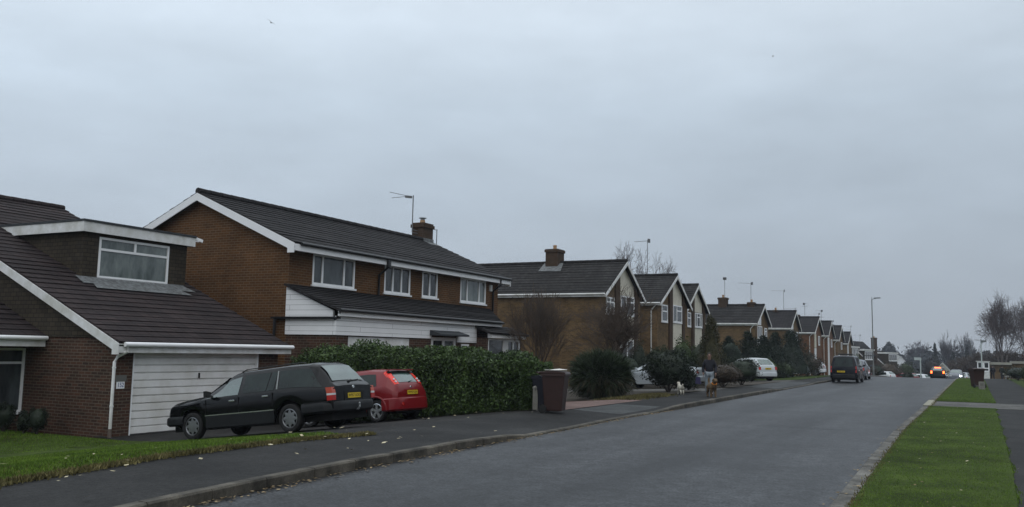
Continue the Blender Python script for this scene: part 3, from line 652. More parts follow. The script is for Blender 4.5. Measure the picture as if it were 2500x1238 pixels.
    f = MB(); f.box(XL - .05, XL - .02, Y0 - .15, 28.35, 2.44, 2.58); f.build('fascia', WHITE, h)
    g = MB(); gutter(g, (XL - .015, Y0 - .18, 2.60), (XL - .015, 28.35, 2.58), (1, 0, 0), .05); g.tube([(XL, Y0 - .12, 2.6), (XL - .1, Y0 - .12, 2.4), (XL - .2, Y0 - .1, 2.35)], .035, 6); g.build('gutter', BLACKP, h, smooth=50)
    gd = MB(); gd.box(X1 - .08, X1 - .04, 19.66, 21.18, -.6, 1.9); gd.box(X1 - .08, X1 - .04, 21.2, 22.72, -.6, 1.9); gd.build('garage_door', WHITE_D, h)
    cn = MB(); cn.prism([(X1 + .04, 23.75, 2.03), (X1 + .45, 23.75, 2.03), (X1 + .45, 23.75, 2.08), (X1 + .04, 23.75, 2.2)], (0, 1.8, 0)); cn.build('door_canopy', FELT, h)
    dr = window(h, (X1, 23.9, -.6), (0, 1, 0), (1, 0, 0), 1.5, 2.58, mull=(.5,), trans=((.62, 0, .5), (.62, .5, 1), (.86, 0, .5), (.86, .5, 1)), fw=.11, sill=False, name='front_door')
    window(h, (X1, 25.75, 1.0), (0, 1, 0), (1, 0, 0), .5, .78, fw=.05, rec=.03)
    # porch at the far end
    px = -14.95
    for yy in (26.78, 29.3): w = MB(); w.box(X1, px, yy, yy + .06, -.8, 2.02); w.build('porch_wall', BR_RED, h)
    r = MB(); roof_plane(r, (px + .22, 26.6, 2.2), (px + .22, 29.6, 2.16), (X1 - .1, 26.62, 2.48), (X1 - .1, 29.6, 2.46), row=.2, step=.03); r.build('porch_roof', TILE_B, h)
    f = MB(); f.box(px - .0, px + .16, 26.8, 29.45, 2.02, 2.17); f.build('fascia', WHITE, h)
    window(h, (px, 26.86, -.6), (0, 1, 0), (1, 0, 0), 1.16, 2.6, fw=.05, sill=False, rec=.06)
    f = MB(); f.box(px - .06, px, 28.03, 28.23, -.6, 2.015); f.build('porch_post', WHITE, h)
    window(h, (px, 28.25, -.6), (0, 1, 0), (1, 0, 0), 1.0, 2.6, mull=(.5,), fw=.09, sill=False, rec=.06, name='porch_door')
    return h
h2 = house2(); h2.location = (-21.47, 27.12, -.886); h2.scale = (1.13, 1.13, 1.13)   # scaled up about the camera position, moving it back clear of the first house

# ------------------------------------------------------------------ the row of gable-fronted houses
def gable_house(label, xf, y0, y1, ya, ze, zr, zg, depth, brick, tile, style, group=None, feats=()):
    h = thing('house', label, 'house', (xf - 3, (y0 + y1) / 2, zg), group)
    XB = xf - depth; ov = .28; yo = .2
    zl = lambda y: ze + (zr - ze) * ((y - y0) / (ya - y0) if y < ya else (y1 - y) / (y1 - ya))
    iy0, iy1 = y0 + yo, y1 - yo
    w = MB(); 
    w.face([(xf, iy0, zg - 1), (xf, iy1, zg - 1), (xf, iy1, zl(iy1) - .07), (xf, ya, zr - .1), (xf, iy0, zl(iy0) - .07)])
    w.face([(XB, iy1, zg - 1), (XB, iy0, zg - 1), (XB, iy0, zl(iy0) - .07), (XB, ya, zr - .1), (XB, iy1, zl(iy1) - .07)])
    w.face([(XB, iy0, zg - 1), (xf, iy0, zg - 1), (xf, iy0, zl(iy0) - .07), (XB, iy0, zl(iy0) - .07)])
    w.face([(xf, iy1, zg - 1), (XB, iy1, zg - 1), (XB, iy1, zl(iy1) - .07), (xf, iy1, zl(iy1) - .07)])
    w.build('wall', brick, h)
    r = MB(); roof_plane(r, (xf + ov, y0, ze), (XB, y0, ze), (xf + ov, ya, zr), (XB, ya, zr), row=.32, step=.026)
    roof_plane(r, (xf + ov, y1, ze), (XB, y1, ze), (xf + ov, ya, zr), (XB, ya, zr), row=.32, step=.026); ridge_tiles(r, (xf + ov, ya, zr + .02), (XB, ya, zr + .02))
    r.build('roof', tile, h)
    b = MB(); x_ = xf + ov - .0; d = .17
    for (ye, s_) in ((y0, 1), (y1, -1)):
        b.prism([(x_, ye, ze - .03), (x_, ya, zr - .03), (x_, ya, zr - .03 - d * 1.25), (x_, ye + s_ * .02, ze - .03 - d)], (.03, 0, 0))
    b.build('barge_board', WHITE_D, h)
    f = MB(); f.box(XB, xf + ov, y0 - .0, y0 + .025, ze - .16, ze - .03); f.box(XB, xf + ov, y0 + .025, iy0, ze - .16, ze - .14); f.build('fascia', WHITE_D, h)
    g = MB(); gutter(g, (XB, y0, ze - .03), (xf + ov - .02, y0, ze - .03), (0, -1, 0), .05); g.build('gutter', WHITE_D if 'blackgut' not in feats else BLACKP, h, smooth=50)
    def P_(a, b_, z0, z1, m, t=.03, name='panel'):
        # vertical strip on the facade whose top follows the gable when z1 is None
        mb = MB(); top = lambda y: (zl(y) - .16) if z1 is None else z1
        pts = [(xf, a, z0), (xf, b_, z0), (xf, b_, top(b_))]
        if z1 is None and a < ya < b_: pts.append((xf, ya, zr - .2))
        pts.append((xf, a, top(a))); mb.prism(pts, (t, 0, 0)); mb.build(name, m, h)
    for ft in feats:
        if ft == 'blackgut': continue
        k = ft[0]
        if k == 'panel': P_(*ft[1:5], ft[5])
        elif k == 'pil': P_(ft[1], ft[2], zg - .5, None, BR_PIL, .11, 'pilaster')
        elif k == 'win': window(h, (xf + .035, ft[1], ft[3]), (0, 1, 0), (1, 0, 0), ft[2] - ft[1], ft[4] - ft[3], mull=ft[5], trans=ft[6], rec=0.0, glass=ft[7] if len(ft) > 7 else GLASS, fw=.075)
        elif k == 'pipe':
            mb = MB(); mb.tube([(xf + .02, y0 - .04, ze - .1), (xf - .35, iy0 - .06, ze - .45), (xf - .35, iy0 - .06, zg)] if ft[1] == 'side' else [(xf + .1, ft[1], ze), (xf + .1, ft[1], zg)], .04, 7); mb.build('downpipe', WHITE_D, h, smooth=50)
        elif k == 'chim': chimney(h, ft[1], ft[2], ft[3], ft[4], zr - .8, ft[5], BR_PIL, ft[6] if len(ft) > 6 else 1)
        elif k == 'aer': aerial(h, (ft[1], ya, zr - .05), ft[2], d=ft[3], second=ft[4] if len(ft) > 4 else 0, L_=ft[5] if len(ft) > 5 else 1.0, r=.02)
        elif k == 'apron':
            mb = MB(); mb.face([(ft[1] - .6, ya - .12, zr + .0), (ft[1] + .6, ya - .12, zr + .0), (ft[1] + .8, ya - .95, zl(ya - .95) + .045), (ft[1] - .6, ya - .9, zl(ya - .9) + .045)]); mb.build('flashing', LEAD, h)
        elif k == 'garage': 
            mb = MB(); mb.box(xf + .01, xf + .05, ft[1], ft[2], zg, ft[3]); mb.build('garage_door', WHITE_D, h)
    return h
T_ = lambda f: ((f, 0, 1),)
gable_house('tan brick gabled house behind the bare trees, nearest of the gabled row', -17, 42.3, 48.6, 45.5, 4.62, 6.6, -.3, 11, BR_TAN, TILE_C, 0, 'gabled brick houses in a row',
    [('pil', 44.3, 44.9), ('panel', 45.0, 47.3, 4.72, None, CREAM), ('panel', 45.0, 47.3, -.4, 3.6, CREAM), ('win', 43.0, 44.1, 3.6, 4.5, (.5,), T_(.7)), ('win', 45.1, 47.2, 3.65, 4.7, (.4,), ((.7, .4, 1),)), ('pil', 47.35, 47.8),
     ('chim', -21.1, 45.5, .75, .9, 7.38), ('apron', -21.1), ('win', 45.2, 47.1, 1.2, 2.3, (.5,), ())])
def porch_box():
    pass
gable_house('brick gabled house with tall cream render panel and white downpipe at its near corner', -17, 51.3, 58.1, 54.8, 4.66, 6.62, -.3, 10, BR_TAN, TILE_C, 0, 'gabled brick houses in a row',
    [('win', 52.2, 53.35, 3.55, 4.6, (), T_(.62), GLASS_P), ('pil', 53.7, 54.35), ('panel', 54.4, 56.5, 4.72, None, CREAM), ('win', 54.5, 56.4, 3.6, 4.7, (.42,), ((.68, .42, 1),), GLASS_P), ('panel', 54.4, 56.5, -.4, 3.52, CREAM), ('pil', 56.55, 57.0),
     ('pipe', 'side'), ('aer', -18.75, 2.4, (-1, .2, 0))])
gable_house('brick gabled house with cream panel partly behind the tall brown conifer', -17.4, 58.2, 64.1, 61.1, 4.58, 6.46, -.3, 9.6, BR_TAN, TILE_C, 0, 'gabled brick houses in a row',
    [('win', 59.0, 59.85, 3.48, 4.45, (), T_(.6), GLASS_P), ('pil', 60.15, 60.7), ('panel', 60.75, 62.8, 4.55, None, CREAM), ('win', 60.9, 62.7, 3.5, 4.5, (.28, .72), ((.7, .28, .72),), GLASS_P), ('panel', 60.75, 62.8, -.4, 3.42, CREAM), ('pil', 62.85, 63.25)])
gable_house('tan brick gabled house with square chimney and white gable panel beyond the conifers', -17, 78.2, 84.4, 81.4, 4.36, 6.14, -.3, 12.5, BR_TAN, TILE_C, 0, 'gabled brick houses in a row',
    [('panel', 78.6, 81.0, 4.3, None, WPANEL), ('win', 79.3, 81.1, 3.1, 4.2, (.5,), ()), ('win', 82.2, 83.2, 3.3, 4.1, (), T_(.6)), ('panel', 79.3, 81.0, 2.3, 2.95, WPANEL), ('pipe', 'side'), ('chim', -20.5, 81.4, .75, .8, 6.85), ('chim', -17.9, 81.4, .6, .7, 6.4), ('aer', -20.35, 2.6, (.2, -1, 0), 0, .7), ('aer', -17.95, 2.1, (-.7, -.7, 0), 0, 1.3)])
gable_house('brick gabled house between the square-chimney house and the orange-brick house', -17, 94.2, 100.5, 97.6, 4.44, 6.38, -.5, 11, BR_TAN, TILE_B, 0, 'gabled brick houses in a row',
    [('panel', 94.6, 97.0, 4.4, None, WPANEL), ('win', 95.0, 96.8, 3.2, 4.3, (.5,), ()), ('win', 98.2, 99.3, 3.3, 4.2, (), ()), ('chim', -18.9, 97.6, .45, .5, 6.5, 1), ('aer', -18.05, 2.3, (-1, -.4, 0), 0, 1.3)])
gable_house('orange brick gabled house with white corner strip seen over the white car', -17, 109.6, 116.8, 113.4, 4.4, 6.4, -.9, 11, BR_ORG, TILE_B, 0, 'gabled brick houses in a row',
    [('panel', 110.0, 112.2, 4.35, None, WPANEL), ('panel', 110.9, 112.3, -1, 2.6, WPANEL), ('panel', 110.9, 112.3, 2.65, 4.3, CREAM), ('win', 113.6, 114.7, 3.0, 4.1, (), ()), ('pipe', 'side'), ('chim', -19.5, 113.4, .8, .9, 6.7, 1), ('aer', -19.6, 1.2, (-1, -.2, 0), .9, 1.4), ('aer', -18.45, 1.75, (1, -.6, 0), .35, .4)])
gable_house('orange brick gabled house third from the far end of the row', -17, 120.8, 127.0, 123.9, 4.3, 6.3, -1.2, 11, BR_ORG, TILE_B, 0, 'gabled brick houses in a row',
    [('panel', 121.2, 123.2, 4.2, None, WPANEL), ('panel', 121.8, 123.2, -1.3, 4.1, WPANEL), ('win', 124.4, 125.4, 2.9, 3.9, (), ()), ('pipe', 'side'), ('aer', -18.4, 1.1, (-1, -.5, 0), 0, .7), ('aer', -18.05, 1.5, (-.6, -.8, 0), .9, 1.0)])
gable_house('dark roofed gabled house second from the far end of the row', -17, 131.0, 137.1, 134.0, 3.95, 6.02, -1.6, 11, BR_TAN, TILE_B, 0, 'gabled brick houses in a row',
    [('panel', 131.4, 133.4, 3.9, None, WPANEL), ('panel', 132, 133.3, -1.6, 1.9, WPANEL), ('win', 134.4, 135.4, 2.7, 3.7, (), ()), ('pipe', 'side'), ('aer', -18.0, .8, (-1, -.6, 0), .55, 1.2)])
gable_house('last gabled house of the row, smallest in view before the flat-roofed dormers', -17, 140.8, 147.2, 144.1, 3.6, 5.4, -2.2, 11, BR_TAN, TILE_B, 0, 'gabled brick houses in a row',
    [('panel', 141.2, 143.3, 3.5, None, WPANEL), ('panel', 141.9, 143.2, -2.2, 3.4, WPANEL), ('aer', -16.75, 1.0, (-1, -.3, 0), 0, 1.1)])
def far_house(label, X0, X1, Y0, Y1, ze, zr, zg, dorm, chim=None, aer=None, brick=BR_RED, turn=-9):
    """ridge parallel to the street; near gable faces the camera; dormer on the street slope"""
    h = thing('house', label, 'house', (X0, Y0, zg)); XR = (X0 + X1) / 2; h.rotation_euler = (0, 0, math.radians(turn))
    w = MB(); 
    w.face([(X1, Y0, zg - 2), (X0, Y0, zg - 2), (X0, Y0, ze), (XR, Y0, zr - .1), (X1, Y0, ze)][::-1]); w.face([(X1, Y1, zg - 2), (X0, Y1, zg - 2), (X0, Y1, ze), (XR, Y1, zr - .1), (X1, Y1, ze)])
    w.box(X1, X0, Y0 + .01, Y1 - .01, zg - 2, ze); w.build('wall', brick, h)
    r = MB(); s = (zr - ze) / (X0 - XR); o = .3
    roof_plane(r, (X0 + o, Y0 - .2, ze - o * s), (X0 + o, Y1 + .2, ze - o * s), (XR, Y0 - .2, zr), (XR, Y1 + .2, zr), row=.4); roof_plane(r, (X1 - o, Y0 - .2, ze - o * s), (X1 - o, Y1 + .2, ze - o * s), (XR, Y0 - .2, zr), (XR, Y1 + .2, zr), row=.4); r.build('roof', TILE_B, h)
    b = MB(); 
    for xx in (X0 + o, X1 - o): b.prism([(xx, Y0 - .22, ze - o * s - .02), (XR, Y0 - .22, zr - .02), (XR, Y0 - .22, zr - .2), (xx, Y0 - .22, ze - o * s - .2)], (0, .03, 0))
    b.build('barge_board', WHITE_D, h)
    if dorm:
        dx0, dx1, dy0, dy1, z0, z1 = dorm
        d = MB(); d.box(dx1, dx0, dy0, dy1, z0 - 1.2, z1); dm = d.build('dormer', HANG, h)
        d = MB(); d.box(dx1, dx0 + .2, dy0 - .2, dy1 + .2, z1, z1 + .26); d.build('dormer_roof', WHITE_D, dm)
        window(dm, (dx0 + .01, dy0 + .4, z0), (0, 1, 0), (1, 0, 0), dy1 - dy0 - .8, z1 - z0 - .05, mull=(.25, .5, .75), rec=0, fw=.16, sill=True, glass=GLASS)
    if chim: chimney(h, *chim)
    if aer: aerial(h, aer[0], aer[1], d=(-1, 0, 0), L_=1.2)
    return h
far_house('hipped-looking house with tall windows and square chimney, just before the street lamp', -17.9, -23.0, 151, 157.5, 3.0, 3.7, -2.5, (-17.6, -20.5, 151.5, 156.5, 1.4, 3.1), (-18.4, 153.5, .9, 1.0, 3.0, 4.5, BR_PIL), turn=-6)
far_house('brick gable-end house with a flat-roofed dormer behind the street lamp', -17.0, -21.6, 160, 169, 2.2, 4.4, -2.5, (-16.8, -19.4, 161, 166.5, 1.2, 2.75), (-17.1, 168.2, .8, .9, 1, 5.1, BR_PIL), ((-18.6, 165, 3.8), 1.7), turn=-10)
far_house('chalet house with long flat dormer and slanting white barge board right of the lamp', -15.0, -21.0, 182, 191, .2, 3.0, -3.5, (-14.8, -18.4, 183, 189.5, 1.0, 2.4), None, turn=-10)

# ------------------------------------------------------------------ cars
P_BLACK = mat('black_car_paint', (.0025, .0028, .0036), .12, spec=.28, coat=.10, c2=(.002, .0022, .003), vscale=4)
P_RED = mat('red_car_paint', (.17, .007, .011), .28, spec=.3, coat=.3, c2=(.18, .007, .009), vscale=4)
P_WHITE = mat('white_car_paint', (.62, .65, .67), .25, spec=.5, coat=.5, var=.05)
P_SILVER = mat('silver_car_paint', (.42, .46, .49), .3, metal=.3, coat=.5, var=.08)
P_NAVY = mat('navy_van_paint', (.004, .005, .010), .25, spec=.25, coat=.1, var=.3)
P_GREY = mat('grey_car_paint', (.10, .11, .13), .3, metal=.3, coat=.5, var=.08)
CLAD = mat('grey_plastic_cladding', (.014, .015, .0165), .5, spec=.25, var=.2)
TYRE = mat('tyre_rubber', (.012, .012, .012), .85, var=.3, vscale=20)
ALLOY = mat('alloy_wheel', (.26, .27, .28), .35, metal=.7, var=.2, vscale=9)
ALLOY2 = mat('bright_alloy_wheel', (.55, .57, .59), .25, metal=.8)
CHROME = mat('chrome_trim', (.65, .67, .68), .18, metal=.9)
CARGL = mat('car_glass', (.016, .026, .024), .04, spec=.4, ior=1.45, c2=(.005, .009, .009), vscale=2.2)
CARGL_G = mat('greenish_car_glass', (.07, .125, .11), .04, spec=1.0, ior=1.8, c2=(.03, .055, .05), vscale=2)
LAMPR = mat('red_lamp_lens', (.38, .012, .008), .2, coat=.5)
LAMPB = mat('bright_red_lamp_lens', (.95, .05, .03), .25, coat=.4)
LAMPA = mat('amber_lamp_lens', (.42, .045, .010), .2, coat=.5)
LAMPW = mat('clear_lamp_lens', (.6, .62, .62), .15, coat=.5)
PLATEY = mat('yellow_plate', (.62, .44, .02), .5)
PLATEW = mat('white_plate', (.6, .6, .58), .5)
INK = mat('plate_ink', (.01, .01, .01), .6)
def I(x, pts): return float(np.interp(x, [p[0] for p in pts], [p[1] for p in pts]))
class Car:
    def __init__(c, **k): c.__dict__.update(k)
    def ring(c, x):
        zt = I(x, c.top); zw = min(I(x, c.belt), zt - .035); w = I(x, c.plan); zb = I(x, c.sill)
        for xa in c.axles:
            R = c.arch; d = abs(x - xa)
            if d < R: zb = max(zb, c.wr + math.sqrt(R * R - d * d))
        zb = min(zb, zw - .06)
        cab = max(0., min(1, (zt - zw - .05) / .35))
        wt = w - .09 - (c.tumble - .09) * cab; zr = zt - (.03 + .045 * cab)
        wb = w - .035
        return [(w - .05, zb), (w - .012, zb + .03), (w, zb + (zw - zb) * .45), (w - .004, zb + (zw - zb) * .72), (w - .018, zw - .03), (wb, zw),
                (wt, zr), (wt - .045, zr + .035), (wt - .13, zt - .006), (wt * .5, zt + .008), (0, zt + .014)]
    def belt_rail(c, x):
        r = c.ring(x); return V3((x, r[5][0], r[5][1])), V3((x, r[6][0], r[6][1]))
    def xs(c):
        s = set(np.round(np.arange(c.x0, c.x1, .06), 3)) | {c.x0, c.x1}
        for l in (c.top, c.belt, c.plan): s |= {round(p[0], 3) for p in l if c.x0 <= p[0] <= c.x1}
        for a in c.axles: s |= {round(a + c.arch * math.sin(t), 3) for t in np.linspace(-math.pi / 2, math.pi / 2, 17)}
        s = sorted(s); o = [s[0]]
        for v in s[1:]:
            if v - o[-1] > .008: o.append(v)
        return o
    def body(c, root, paint):
        mb = MB(); xs = c.xs(); rings = [c.ring(x) for x in xs]
        for i in range(len(xs) - 1):
            A, B = rings[i], rings[i + 1]
            for k in range(len(A) - 1):
                for s in (1, -1):
                    q = [(xs[i], s * A[k][0], A[k][1]), (xs[i + 1], s * B[k][0], B[k][1]), (xs[i + 1], s * B[k + 1][0], B[k + 1][1]), (xs[i], s * A[k + 1][0], A[k + 1][1])]
                    mb.face(q if s < 0 else q[::-1])
        for x, R in ((xs[0], rings[0]), (xs[-1], rings[-1])):
            loop = [(x, p[0], p[1]) for p in R] + [(x, -p[0], p[1]) for p in R[-2::-1]]; mb.face(loop)
        b = mb.build('body', paint, root, smooth=32)
        u = MB(); w = max(p[1] for p in c.plan)
        u.box(c.x0 + .12, c.x1 - .12, -(w - .24), w - .24, .2, min(.75, c.belt[0][1] - .1)); 
        xs_ = [c.x0 + .12] + sum([[a - c.arch, a + c.arch] for a in c.axles], []) + [c.x1 - .12]
        u.box(c.axles[0] + c.arch + .03, c.axles[1] - c.arch - .03, -(w - .06), w - .06, .22, .4)
        u.build('underbody', DARK, root); return b
    def sidewin(c, root, quad, m, name='side_window', s_=(.07, .9), off=.007, sides=(1, -1)):
        """quad = x at belt rear, belt front, rail rear, rail front (x grows forward)"""
        br, bf, tr, tf = quad
        for s in sides:
            mb = MB(); n = 6; k = 4; G = []
            for j in range(k + 1):
                t = lerp(s_[0], s_[1], j / k); row = []
                for i in range(n + 1):
                    x = lerp(lerp(br, bf, i / n), lerp(tr, tf, i / n), j / k); a, b = c.belt_rail(x); p = a.lerp(b, t)
                    nn = V3((0, (b - a).z, -(b - a).y)); nn.normalize(); nn = nn if nn.y > 0 else -nn
                    p = p + nn * off; row.append((p.x, s * p.y, p.z))
                G.append(row)
            for j in range(k):
                for i in range(n): mb.face([G[j][i], G[j][i + 1], G[j + 1][i + 1], G[j + 1][i]])
            mb.build(name, m, root, smooth=40)
    def screen(c, root, xa, xb, m, name, inset=.05, off=.01):
        mb = MB(); n = 8; k = 6; G = []
        for i in range(n + 1):
            x = lerp(xa, xb, i / n); r = c.ring(x); yw = r[7][0] - inset; dz = (I(x + .02, c.top) - I(x - .02, c.top)) / .04; nn = V3((-dz, 0, 1)).normalized()
            row = []
            for j in range(k + 1):
                y = lerp(-yw, yw, j / k); f = abs(y) / max(.01, r[7][0]); z = I(x, c.top) + .014 * (1 - f); row.append((x + nn.x * off, y, z + nn.z * off))
            G.append(row)
        for i in range(n):
            for j in range(k): mb.face([G[i][j], G[i][j + 1], G[i + 1][j + 1], G[i + 1][j]])
        return mb.build(name, m, root, smooth=40)
    def wheels(c, root, spokes, rimm, steer=0, rimr=None):
        rimr = rimr or c.wr * .66
        for a in c.axles:
            for s in (1, -1):
                w = max(p[1] for p in c.plan); y0 = w - .20; y1 = w - .015; t = MB(); R = c.wr
                prof = [(rimr, y0), (R - .03, y0), (R, y0 + .03), (R, y1 - .035), (R - .025, y1 - .005), (rimr + .02, y1), (rimr, y1 - .012), (rimr - .01, y1 - .05), (0, y1 - .09)]
                t.lathe([(r, s * y) for r, y in prof], (a, 0, R), 'y', 36); wh = t.build('wheel', TYRE, root, smooth=35)
                r = MB(); yo = y1 - .02
                if spokes == 8:   # disc with eight notches
                    ring = [(rimr, yo), (rimr - .02, yo + .006), (rimr - .03, yo - .01)]; r.lathe([(q, s * y) for q, y in ring], (a, 0, R), 'y', 36)
                    n = 64; c0 = (a, s * (yo + .004), R); pts = []
                    for i in range(n):
                        th = 2 * math.pi * i / n; m_ = .5 + .5 * math.cos(8 * th); rr = rimr * (.60 + .30 * m_ ** 1.0); pts.append((a + rr * math.cos(th), s * (yo - .006), R + rr * math.sin(th)))
                    for i in range(n): r.face([c0, pts[i], pts[(i + 1) % n]])
                else:
                    ring = [(rimr, yo), (rimr - .022, yo + .006), (rimr - .035, yo - .02)]; r.lathe([(q, s * y) for q, y in ring], (a, 0, R), 'y', 36)
                    r.lathe([(0, s * (yo - .0)), (.055, s * (yo - .004)), (.06, s * (yo - .03))], (a, 0, R), 'y', 16)
                    for i in range(spokes):
                        th = 2 * math.pi * (i + .3) / spokes; u = V3((math.cos(th), 0, math.sin(th))); v = V3((-math.sin(th), 0, math.cos(th))); C_ = V3((a, s * (yo - .03), R))
                        r.prism([C_ + u * .04 - v * .03, C_ + u * (rimr - .02) - v * .048, C_ + u * (rimr - .02) + v * .048, C_ + u * .04 + v * .03], (0, s * .026, 0))
                r.build('rim', rimm, wh, smooth=30)
    def bumper(c, root, rear, z0, z1, m, proj=.07, back=.55, name=None, th=.03):
        s = 1 if not rear else -1; xe = c.x1 if not rear else c.x0; mb = MB(); prof = []
        w = max(p[1] for p in c.plan)
        for t in np.linspace(-1, 1, 21):
            y = t * (w + .012); f = abs(t) ** 6; x = xe + s * (proj - f * (proj + .16)); prof.append((x, y))
        xr = xe - s * back; prof = [(xr, prof[0][1])] + prof + [(xr, prof[-1][1])]
        sec = [(0, z0 + .0, .06), (1, z0 + .05, .0), (1, z0 + (z1 - z0) * .6, .0), (1, z1 - .03, .008), (0, z1, .035)]
        def off(i, d):
            x, y = prof[i]; cx_ = xe - s * .6; dx, dy = cx_ - x, -y; l = math.hypot(dx, dy); return x + dx / l * d, y + dy / l * d
        G = []
        for k_, (q, z, d) in enumerate(sec): G.append([(off(i, d)[0], off(i, d)[1], z) for i in range(len(prof))])
        G.append([(off(i, .14)[0], off(i, .14)[1], z1 + .002) for i in range(len(prof))]); G.insert(0, [(off(i, .2)[0], off(i, .2)[1], z0 + .01) for i in range(len(prof))])
        for a, b in zip(G[:-1], G[1:]):
            for i in range(len(prof) - 1): mb.face([a[i], a[i + 1], b[i + 1], b[i]])
        return mb.build(name or ('rear_bumper' if rear else 'front_bumper'), m, root, smooth=35)
    def sideline(c, root, xa, xb, zf, hgt, m, name, off=.008, n=12, sides=(1, -1)):
        """strip lying on the body side at height fraction"""
        for s in sides:
            mb = MB(); A = []; 
            for i in range(n + 1):
                x = lerp(xa, xb, i / n); w = I(x, c.plan) + off; z = zf; A.append((x, s * w, z))
            for a, b in zip(A[:-1], A[1:]): mb.par(a, V3(b) - V3(a), (0, -s * .03, 0), (0, 0, hgt))
            mb.build(name, m, root)
    def seam(c, root, x, z0, z1, dx=0):
        for s in (1, -1):
            mb = MB(); w = I(x, c.plan); mb.par((x, s * (w - .012), z0), (.008, 0, 0), (dx, 0, z1 - z0), (0, s * .0135, 0)); mb.build('door_seam', DARK, root)
    def mirrors(c, root, x, z, m):
        for s in (1, -1):
            mb = MB(); w = I(x, c.plan); mb.par((x - .04, s * (w + .0), z), (.10, 0, 0), (-.02, s * .17, .03), (0, 0, .13)); mb.bar((x, s * (w - .08), z + .02), (x, s * (w + .03), z + .04), .05, .04)
            mb.build('door_mirror', m, root, bevel=.012)
    def plate(c, root, x, z, txt, m=PLATEY, w=.50, tilt=0, y=0):
        rear = x < 0; s = -1 if rear else 1; mb = MB(); mb.box(min(x, x + s * .012), max(x, x + s * .012), y - w / 2, y + w / 2, z - .055, z + .055); p = mb.build('number_plate', m, root)
        text_obj(txt, .092, (x + s * .0145, y, z), (math.radians(90), 0, math.radians(90 if not rear else -90)), INK, p, 'plate_lettering', .95)
